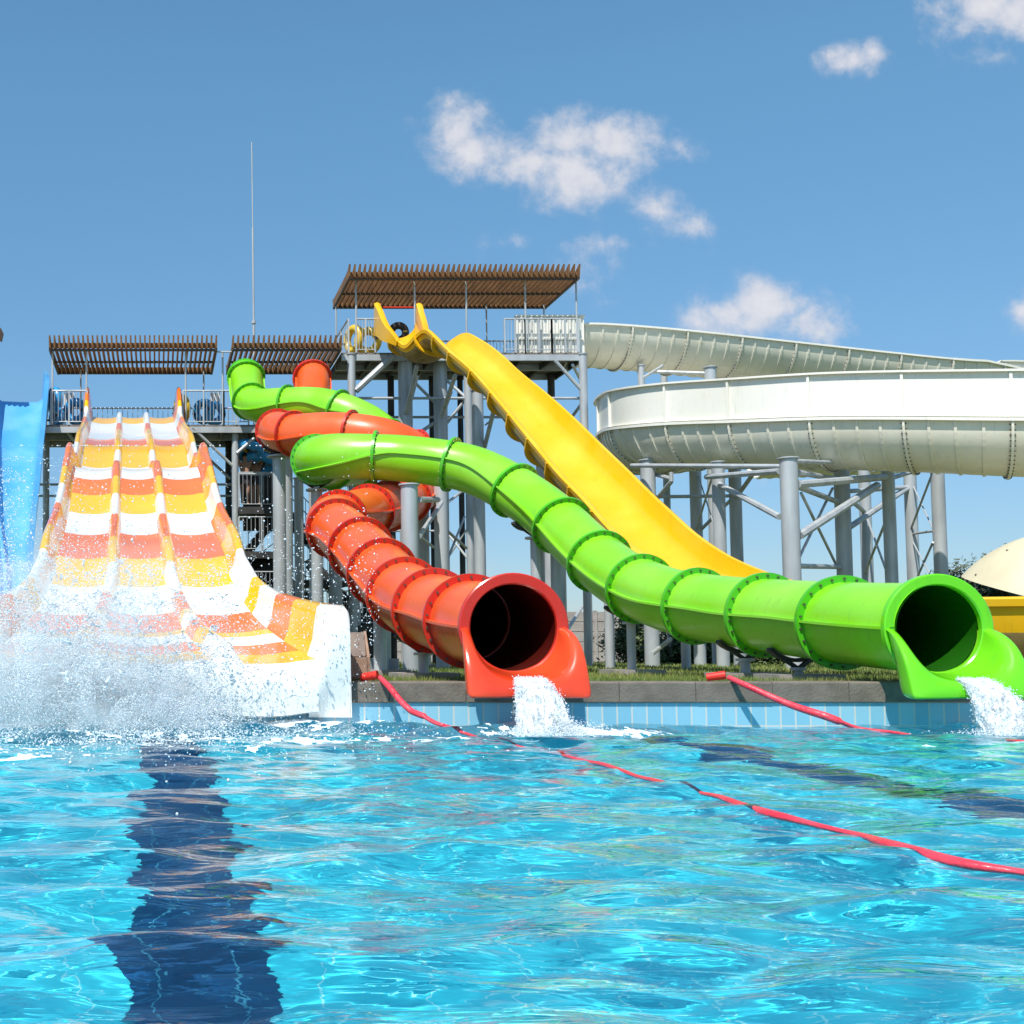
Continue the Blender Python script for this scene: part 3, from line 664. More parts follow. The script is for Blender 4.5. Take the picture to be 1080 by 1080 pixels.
# ------------------------------------------------------------------ open yellow chute
def flume(T, stn, prof_fn, mats, joint, jname, flange_fn, secname, mcol):
    fr = frames([Vector(p[:3]) for p in stn]); n = len(fr); k = 0
    while k < n - 1:
        k2 = min(n - 1, k + joint)
        if n - 1 - k2 < joint // 3: k2 = n - 1
        mb = MB(); rings = []
        for i in range(k, k2 + 1):
            p, t, sd_, up = fr[i]; rings.append([p + sd_ * a + up * b_ for a, b_ in prof_fn(i, stn[i])])
        mb.loft(rings, True, True, 0, mcol=lambda i, j: mcol(j))
        mb.build(secname, mats, T, smooth=40)
        if k > 0:
            p, t, sd_, up = fr[k]; mb = MB(); pr = flange_fn(k, stn[k])
            mb.loft([[p + sd_ * a + up * b_ + t * o_ for a, b_ in pr] for o_ in (-.03, .03)], True, True)
            mb.build(jname, mats[0], T)
        k = k2
    return fr
yel = [(420, 336, 35.7, .60, .66), (423, 341, 35.4, .60, .64), (431, 355, 34.9, .60, .46), (445, 367, 34.4, .60, .42), (458, 357, 33.9, .62, .45), (470, 350, 33.4, .64, .50), (483, 357, 32.8, .66, .50), (507, 377, 31.6, .74, .5),
       (538, 405, 30.4, .76, .52), (567, 434, 29.2, .80, .64), (600, 470, 27.8, .83, .66), (631, 503, 26.5, .84, .66), (660, 532, 25.3, .79, .66), (690, 562, 24.0, .79, .66), (720, 584, 22.8, .79, .66), (752, 600, 21.7, .79, .6),
       (790, 613, 20.6, .79, .64), (840, 622, 19.5, 1.0, .7), (900, 628, 18.5, 1.0, .8), (970, 632, 17.6, 1.0, .9), (1040, 634, 16.9, 1.0, 1.0), (1110, 634, 16.3, 1.0, 1.0), (1180, 634, 15.9, 1, 1.0)]
ya = spline([(*P(a, b_, c_), d_, e_) for a, b_, c_, d_, e_ in yel], 12); ys2, _ = resample(ya, step=.12)
YT = thing('open_slide', P(680, 690, 24), 'wide open yellow slide with a hump at the top, running down behind the green tube', 'water slide')
def yprof(i, st, off=0.0):
    w_, D = st[3], st[4]; inn = []; out = []
    for k in range(15):
        a = PI * k / 14; sa = math.sin(a) ** .55
        inn.append((-w_ * math.cos(a) * (1 - .10 * sa), -D * sa))
        out.append((-(w_ + .05) * math.cos(a) * (1 - .09 * sa), -(D + .05) * sa - .005))
    return [(-w_ - .10, -.10), (-w_ - .12, .0), (-w_ - .05, .035)] + [(-w_, .02)] + inn[1:-1] + [(w_, .02), (w_ + .05, .035), (w_ + .12, 0), (w_ + .10, -.10)] + [(x, y_) for x, y_ in reversed(out)]
def yfl(i, st):
    w_, D = st[3], st[4]; A_ = []; B_ = []
    for k in range(19):
        a = PI * k / 18; sa = math.sin(a) ** .55
        A_.append((-(w_ - .004) * math.cos(a) * (1 - .09 * sa), -(D - .004) * sa - .02)); B_.append((-(w_ + .15) * math.cos(a) * (1 - .07 * sa), -(D + .15) * sa - .02))
    return A_ + B_[::-1]
npf = len(yprof(0, ys2[0]))
flume(YT, ys2, yprof, [M['yellow'], M['tan']], 11, 'joint_flange', yfl, 'chute_section', lambda j: 1 if (npf - 14 <= j <= npf - 3) else 0)
# entry walls
for sx_ in (-1, 1):
    mb = MB(); st0 = frames([Vector(p[:3]) for p in ys2]); rows = []
    for i in range(0, 15):
        p, t, sd_, up = st0[i]; w_ = ys2[i][3]; hgt = .48 * (1 - i / 14) ** .8
        s0 = p + sd_ * (sx_ * (w_ - .02)) + up * .0
        rows.append([s0 - up * .2, s0 + Vector((0, 0, hgt)), s0 + sd_ * (sx_ * .09) + Vector((0, 0, hgt + .04)), s0 + sd_ * (sx_ * .19) + Vector((0, 0, hgt)), s0 + sd_ * (sx_ * .15) - up * (.15 + .42 * (1 - i / 14))])
    mb.loft(rows, True, True); mb.build('entry_wall', M['yellow'], YT, smooth=60)
mb = MB(); mb.cyl(P(404, 324, 35.7), P(436, 324, 35.7), .02, 8); mb.build('entry_bar', M['float_red'], YT)
for c_ in ((570, 10, 470, 30), (578, 14, 492, 29), (640, 9, 560, 26), (590, 12, 560, 28.6)): column(YT, *c_)
braces(YT, [(480, 396, 33.3, 466, 438, 36.3, .07), (440, 385, 34.6, 428, 436, 36.1, .07), (570, 480, 30, 556, 464, 30.5, .06), (560, 500, 30, 590, 520, 28.8, .06)])

# ------------------------------------------------------------------ white raft flume
WT = thing('raft_slide', P(850, 690, 30), 'huge white open raft slide curving high on steel legs at the right', 'water slide')
wpt = [(*P(px, py, yo),) for px, py, yo in ((604, 342, 36.4), (640, 342, 36.4), (720, 348.5, 36.6), (822, 359.5, 36.9), (940, 372.5, 37.3), (1020, 380, 37.6), (1080, 381, 38.0))]
wpt = [(a, b_ + 1.15, c_) for a, b_, c_ in wpt]; q = wpt[-1]; wpt += [(q[0] + 3.5, q[1] + 1.2, q[2] - .05), (q[0] + 6, q[1] + 3.6, q[2] - .2), (q[0] + 5.5, q[1] + 7, q[2] - .4), (q[0] + 2, q[1] + 9, q[2] - .6), (q[0] - 4, q[1] + 9.4, q[2] - .8)]
S_ = lambda a: a
def flat(px, py, yo):
    p = P(px, py, yo); return p
# near pass: outer rim follows the photo, centre line sits 1.3 m behind it
A_ = P(637, 414, 33.6)
outer = [(A_.x + 14, A_.y + 7.6, A_.z + .75), (A_.x + 9, A_.y + 7.2, A_.z + .7), (A_.x + 5, A_.y + 6.3, A_.z + .6), (A_.x + 2.2, A_.y + 4.6, A_.z + .4), (A_.x + .6, A_.y + 2.4, A_.z + .15), (A_.x, A_.y, A_.z)]
outer += [(*P(a, b_, c_),) for a, b_, c_ in ((645, 411, 32.5), (662, 408, 31.7), (688, 404.8, 30.9), (720, 402, 30.2), (778, 398.5, 28.9), (851, 393.5, 27.6), (935, 391, 26.5), (1027, 390, 25.5), (1120, 389, 24.8), (1230, 389, 24.2))]
oa, _ = resample(spline(outer, 10), step=.5)
for _ in range(3): oa[1:-1] = .25 * oa[:-2] + .5 * oa[1:-1] + .25 * oa[2:]
ctrl = [tuple(p + sd_ * 1.18) for p, t, sd_, up in frames([Vector(p) for p in oa])]
RW = 1.14
def wflume(ctrl_, wallL, wallR, st, xt=None, lab=None):
    arr, L_ = resample(spline(ctrl_, 14), step=.155); fr = frames([Vector(p[:3]) for p in arr]); n = len(fr); J = 12
    # centre of the barrel lies one wall height below the rim
    def sec(i):
        p, t, sd_, up = fr[i]; hl = wallL(i / (n - 1)); hr = wallR(i / (n - 1)); zc = -max(hl, hr)
        sd2 = Vector((sd_.x, sd_.y, 0)).normalized(); U = Vector((0, 0, 1)); c0 = p + U * zc
        return c0, t, sd2, U, hl, hr
    k = 0; sup = []
    while k < n - 1:
        k2 = min(n - 1, k + J)
        if n - 1 - k2 < 4: k2 = n - 1
        mb = MB(); rings = []
        for i in range(k, k2 + 1):
            c0, t, s2, U, hl, hr = sec(i); row = []
            for j in range(25):
                a = PI * j / 24; row.append(c0 + s2 * (-RW * math.cos(a)) - U * (RW * math.sin(a)))
            for j in range(24, -1, -1):
                a = PI * j / 24; row.append(c0 + s2 * (-(RW - .06) * math.cos(a)) - U * ((RW - .06) * math.sin(a) - .0))
            rings.append(row)
        mb.loft(rings, True, True); tr = mb.build('trough_section', M['white_barrel'], WT, smooth=40)
        mb = MB()
        for (ii, wd, ht) in ((k, .05, .08), (k + J // 4, .06, .03), (k + J // 2, .06, .03), (k + 3 * J // 4, .06, .03)):
            if ii >= n: continue
            c0, t, s2, U, hl, hr = sec(ii); rows = []
            for o_ in (-wd / 2, wd / 2):
                rows.append([c0 + t * o_ + s2 * (-(RW - .02) * math.cos(a)) - U * ((RW - .02) * math.sin(a)) for a in np.linspace(.02, PI - .02, 25)]
                            + [c0 + t * o_ + s2 * (-(RW + ht) * math.cos(a)) - U * ((RW + ht) * math.sin(a)) for a in np.linspace(PI - .02, .02, 25)])
            mb.loft(rows, True, True)
        c0, t, s2, U, hl, hr = sec(k)
        for j in range(1, 30):
            a = PI * j / 30; d_ = s2 * (-math.cos(a)) - U * math.sin(a)
            for o_ in (-.045, .045): mb.box(c0 + d_ * (RW + .045) + t * o_, (.026, .026, .026), mi=1)
        mb.build('rib', [M['white_barrel'], M['bolt']], tr)
        for sgn, fi in ((-1, 4), (1, 5)):
            hs = [sec(i)[fi] for i in range(k, k2 + 1)]
            mb = MB(); rings = []
            for i in range(k, k2 + 1):
                c0, t, s2, U, hl, hr = sec(i); h_ = (hl if sgn < 0 else hr)
                e0 = c0 + s2 * (sgn * RW)
                o_ = s2 * sgn
                if h_ < .08:
                    rings.append([e0 - o_ * .06 - U * .03, e0 - o_ * .06 + U * .02, e0 + o_ * .09 + U * .02, e0 + o_ * .09 - U * .04, e0 + o_ * .01 - U * .04, e0 + o_ * .008 - U * .05, e0 - o_ * .02 - U * .05, e0 - o_ * .03 - U * .04])
                else:
                    rings.append([e0 - o_ * .04, e0 - o_ * .04 + U * (h_ - .03), e0 - o_ * .04 + U * h_, e0 + o_ * .12 + U * h_, e0 + o_ * .12 + U * (h_ - .05), e0 + o_ * .02 + U * (h_ - .05), e0 + o_ * .02 + U * .05, e0 + o_ * .10 + U * .045,][:8])
            mb.loft(rings, True, True)
            if max(hs) >= .08:
                r2 = []
                for i in range(k, k2 + 1):
                    c0, t, s2, U, hl, hr = sec(i); e0 = c0 + s2 * (sgn * RW); o_ = s2 * sgn
                    r2.append([e0 + o_ * .0 - U * .05, e0 + o_ * .11 - U * .05, e0 + o_ * .11 + U * .02, e0 + U * .02])
                mb.loft(r2, True, True)
                c0, t, s2, U, hl, hr = sec(k); e0 = c0 + s2 * (sgn * RW); o_ = s2 * sgn; h_ = hl if sgn < 0 else hr
                if h_ > .08:
                    mb.loft([[e0 + t * w_ + U * .03, e0 + t * w_ + o_ * .085 + U * .03, e0 + t * w_ + o_ * .085 + U * (h_ - .055), e0 + t * w_ + U * (h_ - .055)] for w_ in (-.03, .03)], True, True)
            mb.build('side_panel' if max(hs) >= .08 else 'trough_rim', M['white'], WT, smooth=30)
        k = k2
    return fr
up_ctrl = wpt
wflume(up_ctrl, lambda u: max(0, min(.55, (u - .385) * 8)), lambda u: max(0, min(.55, (u - .385) * 8)), 0)
uA = .36
hh_ = lambda u: .25 + .87 * max(0, min(1, (u - .12) / (uA - .12)))
nfr = wflume(ctrl, hh_, hh_, 0)
# white start tub on the upper deck
mb = MB(); a = P(541, 337, 36.55); b_ = P(612, 337, 36.55); z0 = DZ2 + .05
mb.box(((a.x + b_.x) / 2, a.y - .3, (a.z + z0) / 2), (b_.x - a.x, .07, a.z - z0)); mb.box(((a.x + b_.x) / 2, a.y - .3, a.z + .03), (b_.x - a.x + .05, .18, .05))
mb.box(((a.x + b_.x) / 2, a.y - .38, z0 + .45), (b_.x - a.x - .1, .1, .05))
for k in range(7): mb.box((a.x + (b_.x - a.x) * (k + .5) / 7, a.y - .36, (a.z + z0) / 2), (.05, .08, a.z - z0 - .05))
mb.box(((a.x + b_.x) / 2, a.y + 1.0, z0 + .1), (b_.x - a.x, 2.5, .06))
mb.build('start_tub', M['white'], WT)
# legs
wc = [(683, 15, 486, 31.8, 1), (733, 12, 490, 33.5, 1), (757, 13, 488, 29.5, 0), (774.5, 12.5, 486, 32.5, 1), (831.5, 18, 484, 25.9, 0), (887, 15.5, 486, 30, 1), (911, 11.5, 490, 34, 1),
      (936, 12.5, 488, 29, 0), (959, 12, 486, 32, 0), (988, 13, 484, 30, 0), (676, 7, 386, 37, 1), (749, 12, 388, 36.4, 0), (700, 7, 390, 40, 1), (1090, 14, 486, 27, 0), (1180, 14, 486, 27, 0)]
for px, wp, yt, yo, dk in wc: column(WT, px, wp, yt, yo, mat='steel')
braces(WT, [(745, 503, 29.5, 822, 497, 26, .07), (757, 510, 29.5, 822, 545, 26, .075), (841, 511, 25.9, 935, 503, 29, .09), (843, 565, 25.9, 925, 512, 28.6, .10), (841, 513, 26, 885, 530, 30, .07),
            (841, 498, 26, 885, 506, 30, .07), (896, 556, 30, 958, 514, 32, .08), (888, 520, 30, 912, 540, 34, .06), (896, 518, 30, 958, 514, 32, .06), (938, 505, 29, 985, 490, 30, .06), (842, 597, 26, 886, 598, 30, .06),
            (845, 520, 26, 884, 600, 30, .035), (878, 515, 30, 842, 590, 26, .035), (912, 540, 34, 934, 600, 29, .03), (934, 550, 29, 912, 605, 34, .035), (962, 510, 32, 985, 560, 30, .02), (983, 500, 30, 960, 560, 32, .03),
            (962, 563, 32, 985, 560, 30, .035), (962, 570, 32, 984, 612, 30, .02), (984, 572, 30, 966, 612, 32, .03), (690, 524, 32, 770, 523, 32.5, .05), (690, 500, 32, 708, 505, 31, .06), (708, 498, 31, 708, 508, 31, .06), (708, 508, 31, 692, 527, 32, .06),
            (736, 500, 33.5, 755, 560, 30, .02), (752, 500, 30, 734, 560, 33.5, .03), (736, 562, 33.5, 770, 528, 32.5, .05), (666, 491, 31.8, 830, 492, 27, .06), (775, 527, 32.5, 797, 496, 31, .06),
            (693, 392, 37, 750, 394, 36.4, .06), (676, 400, 37, 700, 385, 36.6, .05), (836, 486, 26, 900, 489, 29, .05), (885, 488, 29.5, 945, 488, 29, .06), (912, 494, 33, 880, 488, 30, .06)])

# ------------------------------------------------------------------ three-lane striped slide
ML = thing('multi_lane_slide', P(155, 712, 15), 'three-lane bumpy slide striped orange, yellow and white at the left of the pool', 'water slide')
prof_ = [(37.4, 8.48), (36.7, 8.46), (36.2, 8.33), (35.2, 7.95), (33.6, 7.38), (31.9, 6.86), (30.8, 6.58), (29.3, 6.1), (28.2, 5.62), (27.2, 5.22), (26.0, 4.98), (24.9, 4.86), (24.1, 4.72), (23.3, 4.42), (22.4, 3.98), (21.3, 3.46),
         (20.4, 3.12), (19.6, 2.86), (18.6, 2.58), (17.6, 2.28), (16.7, 1.86), (15.9, 1.46), (15.2, 1.20), (14.6, 1.04), (14.0, .90), (13.4, .78), (12.95, .70)]
sp2 = spline([(p[0] * K, p[1], 0) for p in prof_], 10)
sp2 = np.array([(p[0], p[1]) for p in sp2])
def bedcx(Y): u_ = (Y / K - 13) / (36.4 - 13); return -.11 + (-.76 + .11) * u_
def halfw(Y):
    y_ = Y / K; return 1.30 if y_ > 16.8 else 1.30 + .62 * ((16.8 - y_) / 3.85) ** 1.1
def pyof(Y, z):
    f_ = Y * math.cos(PITCH) + (z - CZ) * math.sin(PITCH); u_ = -Y * math.sin(PITCH) + (z - CZ) * math.cos(PITCH); return CY - F * u_ / f_
bands = [(440, 1), (447, 0), (463.5, 2), (470, 1), (493, 0), (505, 2), (522, 1), (541, 0), (563.5, 2), (588.5, 1), (617, 0), (647, 2), (667, 1), (672, 0), (680, 2), (690, 1), (700.5, 0), (999, 2)]
def bandseq(shift=0):
    out = []; mxp = 0
    for (Y, z) in sp2:
        p = pyof(Y, z); mxp = max(mxp, p)
        for lim, c_ in bands:
            if mxp + shift < lim: out.append(c_); break
    return out
b0 = bandseq(0); b1_ = bandseq(11)
LM = [M['lane_yellow'], M['lane_orange'], M['lane_white']]
def divx(k, Y):
    y_ = Y / K; f_ = .333 if y_ > 16.8 else .333 + .13 * (16.8 - y_) / 3.85; return k * f_
mb = MB(); rings = []
for Y, z in sp2:
    c_ = bedcx(Y); h_ = halfw(Y); row = []
    for j in range(25):
        u_ = -1 + 2 * j / 24
        lane = (u_ * 3 + 3) % 2 - 1; row.append(Vector((c_ + u_ * h_, Y, z + .05 * abs(math.sin((u_ + 1) * 1.5 * PI + PI / 2)) ** 4)))
    rings.append(row)
under = [[Vector((p.x, p.y, p.z - .12)) for p in r_] for r_ in rings]
mb.loft(rings, False, False, 0, mcol=lambda i, k: b0[i]); mb.loft(under, False, False, 2)
# rolled front lip down to the water
last = rings[-1]; lip = [last]
for (dy, dz) in ((-.10, -.03), (-.18, -.10), (-.21, -.22), (-.22, -.40), (-.22, -.58), (-.1, -.60)):
    lip.append([Vector((p.x, p.y + dy, p.z + dz)) for p in last])
mb.loft(lip, False, False, 2)
mb.build('slide_bed', LM, ML, smooth=50)
for k in (-1, 1):
    mb = MB(); rings = []
    for i, (Y, z) in enumerate(sp2):
        y_ = Y / K; c_ = bedcx(Y) + divx(k, Y) * halfw(Y); wd = .085 if y_ > 16 else .085 + .05 * (16 - y_) / 3; ht = .20 if y_ > 15 else .20 + .05 * (15 - y_) / 2
        if i > len(sp2) - 5: ht *= (1, .97, .9, .72)[i - len(sp2) + 4]
        rings.append([Vector((c_ - wd * 1.5, Y, z - .02)), Vector((c_ - wd, Y, z + ht * .55)), Vector((c_ - wd * .65, Y, z + ht * .92)), Vector((c_ - wd * .25, Y, z + ht)), Vector((c_ + wd * .25, Y, z + ht)), Vector((c_ + wd * .65, Y, z + ht * .92)), Vector((c_ + wd, Y, z + ht * .55)), Vector((c_ + wd * 1.5, Y, z - .02))])
    Y, z = sp2[-1]; c_ = bedcx(Y) + divx(k, Y) * halfw(Y)
    for dy, dz, s_ in ((-.10, -.03, .9), (-.19, -.14, .7), (-.215, -.30, .35)):
        rings.append([Vector((c_ + (p.x - c_) * (s_ + .3), Y + dy, (p.z - z) * s_ + z + dz)) for p in rings[len(sp2) - 1]])
    bb = b1_ + [2] * 5
    mb.loft(rings, False, True, 0, mcol=lambda i, kk: bb[i]); mb.build('lane_divider', LM, ML, smooth=60)
def wallh(Y):
    y_ = Y / K
    h_ = .40
    if y_ > 35.3: h_ += .62 * min(1, (y_ - 35.3) / .9) ** .8
    if 30.0 < y_ < 31.0: h_ += .0
    if 24.0 < y_ < 26.2: h_ += .22 * math.sin((y_ - 24.0) / 2.2 * PI)
    if y_ < 16: h_ += .26 * min(1, (16 - y_) / 3)
    return h_
for k in (-1, 1):
    mb = MB(); rings = []
    for i, (Y, z) in enumerate(sp2):
        y_ = Y / K; hw = halfw(Y); c_ = bedcx(Y); ht = wallh(Y); t_ = .14 if y_ > 16 else .14 + .12 * min(1, (16 - y_) / 3)
        e = c_ + k * hw
        fl_ = .10
        rings.append([Vector((e - k * .10, Y, z - .02)), Vector((e + k * .0, Y, z + .04)), Vector((e + k * fl_ * .6, Y, z + ht * .35)), Vector((e + k * fl_, Y, z + ht * .8)), Vector((e + k * (fl_ + .02), Y, z + ht * .95)), Vector((e + k * (fl_ + .06), Y, z + ht)),
                      Vector((e + k * (fl_ + t_ - .04), Y, z + ht)), Vector((e + k * (fl_ + t_), Y, z + ht - .05)), Vector((e + k * (fl_ + t_ + .01), Y, z - .30))])
    Y, z = sp2[-1]
    for dy, dz, s_ in ((-.10, -.03, 1), (-.17, -.07, .95), (-.21, -.2, .8), (-.22, -.4, .45)):
        rings.append([Vector((p.x, Y + dy, max(.10, z + dz + (p.z - z) * s_) if j < 8 else .10)) for j, p in enumerate(rings[len(sp2) - 1])])
    rings.append([Vector((p.x, Y - .1, .10)) for p in rings[len(sp2) - 1]])
    bb = b1_ + [2] * 6; nn = len(sp2)
    for i in range(nn):
        y_ = sp2[i][0] / K
        if y_ > 35.2: bb[i] = 1 if y_ > 35.75 else 0 if y_ > 35.45 else 2
    # the last stretch of each wall carries its own vertical stripes
    for i in range(nn):
        y_ = sp2[i][0] / K
        if y_ < 16.0: bb[i] = (0 if y_ > 15.55 else 2 if y_ > 14.85 else 1 if y_ > 14.15 else 0 if y_ > 13.3 else 2)
    mb.loft(rings, False, True, 0, mcol=lambda i, kk: bb[i]); mb.build('side_wall', LM, ML, smooth=60)
for (yo) in (34, 30.5, 27, 23.5, 20, 17.4):
    z = float(np.interp(yo * K, sp2[::-1, 0], sp2[::-1, 1])); c_ = bedcx(yo * K)
    for dx in (-.9, .9):
        mb = MB(); mb.cyl((c_ + dx, yo * K, GZ), (c_ + dx, yo * K, z - .28), .09, 12); mb.build('support_column', M['steel'], ML, smooth=40)
    mb = MB(); mb.box((c_, yo * K, z - .21), (2.5, .12, .14)); mb.build('cross_beam', M['steel'], ML)

# ------------------------------------------------------------------ blue slide far left
BS = thing('open_slide', P(20, 690, 33), 'steep pale blue open slide at the far left edge beside the striped slide', 'water slide')
bl = [(21, 425, 37.4, .74), (21, 424, 36.6, .74), (21.5, 429, 36, .74), (19.5, 470, 34.6, .62), (17.5, 520, 33, .50), (16, 560, 31.8, .40), (17, 600, 30.4, .28), (18, 635, 29, .22), (18, 682, 27, .2)]
ba, _ = resample(spline([(*P(a, b_, c_), d_) for a, b_, c_, d_ in bl], 10), step=.2); bfr = frames([Vector(p[:3]) for p in ba])
mb = MB(); rings = []
for i, (p, t, sd_, up) in enumerate(bfr):
    w_ = ba[i][3]; u_ = i / (len(bfr) - 1); hw = .42 + .75 * max(0, 1 - u_ / .22) ** .8 * (1 if u_ > .04 else .9)
    U = Vector((0, -.25, 1)).normalized() if u_ > .1 else Vector((0, 0, 1))
    U = up.lerp(Vector((0, 0, 1)), max(0, 1 - u_ / .25)).normalized()
    s2 = sd_
    rings.append([p - s2 * (w_ + .12) - U * .1, p - s2 * (w_ + .12) + U * hw, p - s2 * (w_ + .03) + U * hw, p - s2 * (w_ - .02) + U * .12, p - s2 * (w_ - .16) + U * .01, p, p + s2 * (w_ - .16) + U * .01, p + s2 * (w_ - .02) + U * .12,
                  p + s2 * (w_ + .03) + U * hw, p + s2 * (w_ + .17) + U * (hw - .06), p + s2 * (w_ + .15) - U * .1])
mb.loft(rings, True, True); mb.build('slide_bed', M['blue'], BS, smooth=45)
for yo in (35, 32, 29): column(BS, 20, 10, float(np.interp(yo, [28, 31, 33, 35], [660, 590, 530, 475])), yo)
BS2 = thing('open_slide', P(-40, 690, 33), 'blue slide wall painted darker for shade, cut off by the left edge of the view', 'water slide')
mb = MB(); rings = []
for (px, py, yo, w_) in ((-9, 397, 36.5, .2), (-8, 400, 35.8, .2), (-7, 440, 35, .2), (-6, 520, 33, .2), (-4, 585, 31.5, .2), (-2, 690, 29, .2)):
    p = P(px, py, yo); rings.append([p + Vector((-1.6, 0, -1.0)), p + Vector((-.25, 0, -.9)), p + Vector((0, 0, 0)), p + Vector((.09, 0, .03)), p + Vector((.16, 0, 0)), p + Vector((.16, 0, -1.1)), p + Vector((-1.6, 0, -1.15))])
mb.loft(rings, True, True); mb.build('side_wall', M['blue_shaded'], BS2, smooth=40)

# ------------------------------------------------------------------ rafts, boards
def raft(px, py, yo, ax, R_, r, m1, label, m2=None):
    T = thing('inner_tube', P(px, py, yo), label, 'inner tube', 'inflatable rafts waiting on the tower decks'); c_ = P(px, py, yo)
    mb = MB(); mb.torus(c_, ax, R_, r); mb.build('ring', M[m1], T, smooth=60)
    mb = MB(); ax_ = Vector(ax).normalized(); s_ = ax_.cross(Vector((0, .3, 1))).normalized()
    for d_ in (-1, 1):
        q_ = c_ + s_ * d_ * R_; mb = MB(); mb.box(q_ - ax_ * (r + .01), (.12, .05, .05)); mb.build('handle', M[m2 or 'raft_dark'], T)
raft(57.5, 423, 36.8, (1, .5, .05), .33, .15, 'raft_blue', 'blue inner tube standing upright at the end of the deck beside the blue slide')
raft(60, 441, 36.6, (1, .8, .0), .24, .14, 'raft_blue', 'smaller blue inner tube lowest beside the blue slide')
raft(80, 434, 36.9, (.4, 1, .2), .30, .15, 'raft_blue', 'blue inner tube behind the railing left of the striped slide')
raft(192, 431, 36.8, (.9, .4, .1), .34, .14, 'raft_yellow', 'yellow inner tube behind the railing right of the striped slide')
raft(215, 434, 36.9, (.7, .9, .1), .30, .13, 'raft_blue', 'left blue inner tube of the pair under the white board')
raft(226, 436, 37.0, (-.4, 1, .1), .28, .13, 'raft_blue', 'right blue inner tube of the pair under the white board')
raft(373, 358, 36.8, (1, .5, 0), .36, .13, 'raft_yellow', 'yellow inner tube leaning at the left end of the upper deck')
raft(388, 360, 37.2, (.5, 1, .1), .34, .14, 'raft_yellow', 'yellow and dark inner tube behind the railing by the yellow slide', 'raft_dark')
raft(420, 351, 37.6, (.3, 1, .2), .24, .12, 'raft_dark', 'dark inner tube seen between the entry walls of the yellow slide', 'raft_yellow')
def board(px, py, wpx, hpx, yo, label):
    T = thing('notice_board', P(px, py + hpx / 2 + 20, yo), label, 'board'); c_ = P(px, py, yo); s_ = F / (yo * K); mb = MB()
    mb.box(c_, (wpx / s_, .04, hpx / s_)); mb.build('panel', M['board'], T)
    mb = MB(); mb.bar(c_ - Vector((wpx / s_ * .4, -.05, hpx / s_ * .5)), c_ - Vector((wpx / s_ * .4, -.05, 1.1)), .04); mb.bar(c_ - Vector((-wpx / s_ * .4, -.05, hpx / s_ * .5)), c_ - Vector((-wpx / s_ * .4, -.05, 1.1)), .04); mb.build('leg', M['steel'], T)
board(73, 421, 11, 14, 37.6, 'blank white board behind the railing left of the striped slide')
board(227, 421, 10, 14, 37.6, 'blank white board on the deck beside the green tube entry')

# people carrying rafts in the shade of the stair landing
def person(px, pyfoot, yo, h, face, label, arms_up=True, mcl='cloth'):
    f0 = P(px, pyfoot, yo); T = thing('person', f0, label, 'person', 'people on the stair landing')
    bm_v = []; bm_e = []; rad = []
    def add(x, y, z, r, par=None):
        bm_v.append((x * h + f0.x, y * h + f0.y, z * h + f0.z)); rad.append(r * h)
        if par is not None: bm_e.append((par, len(bm_v) - 1))
        return len(bm_v) - 1
    pel = add(0, 0, .52, .085); wst = add(0, 0, .61, .072, pel); ch = add(0, -.01, .74, .09, wst); nk = add(0, 0, .835, .035, ch); hd = add(0, -.01, .885, .05, nk); ht = add(0, -.01, .95, .055, hd)
    for s_ in (-1, 1):
        hp = add(.05 * s_, 0, .49, .062, pel); kn = add(.055 * s_, -.02 * s_, .28, .038, hp); an = add(.055 * s_, .01 + .02 * s_, .045, .022, kn); add(.06 * s_, -.07 + .02 * s_, .018, .02, an)
        sh_ = add(.105 * s_, 0, .80, .034, ch)
        if arms_up: el = add(.14 * s_, -.05, .90, .026, sh_); hn = add(.11 * s_, -.04, 1.05, .02, el)
        else: el = add(.14 * s_, -.0, .65, .026, sh_); hn = add(.13 * s_, -.08, .53, .02, el)
        for d_ in (-.012, -.004, .004, .012): add(.11 * s_ + d_ * 1.4 if arms_up else .13 * s_, (-.05 if arms_up else -.10) + d_, (1.085 if arms_up else .49), .005, hn)
    me = bpy.data.meshes.new('body'); o0 = ORG[T.name]
    me.from_pydata([(a - o0.x, b_ - o0.y, c_ - o0.z) for a, b_, c_ in bm_v], bm_e, []); me.materials.append(M['skin'])
    o = bpy.data.objects.new('body', me); C.objects.link(o); o.parent = T; ORG[o.name] = o0
    md = o.modifiers.new('skin', 'SKIN'); 
    for i, r_ in enumerate(rad): me.skin_vertices[0].data[i].radius = (r_, r_)
    me.skin_vertices[0].data[0].use_root = True
    md2 = o.modifiers.new('sub', 'SUBSURF'); md2.levels = 1; md2.render_levels = 2
    c_ = f0 + Vector((0, 0, 0)); mb = MB()
    mb.loft([[c_ + Vector((rr * h * math.cos(a), rr * h * .8 * math.sin(a), zz * h)) for a in np.linspace(0, 2 * PI, 17)] for rr, zz in ((.112, .40), (.108, .5), (.098, .57))], False); mb.build('swim_shorts', M[mcl], T, smooth=60)
    mb = MB(); mb.sphere(c_ + Vector((0, .012 * h, .94 * h)), .062 * h, 8, sc=(1, 1.05, 1.0)); mb.build('hair', M['hair'], T, smooth=60)
    return T
person(258.5, 533, 36.6, 1.72, 0, 'person in dark shorts nearest the pale column on the landing')
person(270, 533, 36.9, 1.66, 0, 'person in dark shorts further from the pale column on the landing')
raft(262, 476, 36.5, (.3, .6, 1), .36, .17, 'raft_blue', 'blue inner tube held overhead nearest the white column on the stairs')
raft(273, 489, 36.8, (.2, .7, 1), .40, .17, 'raft_blue', 'blue inner tube held lower on the stair landing')
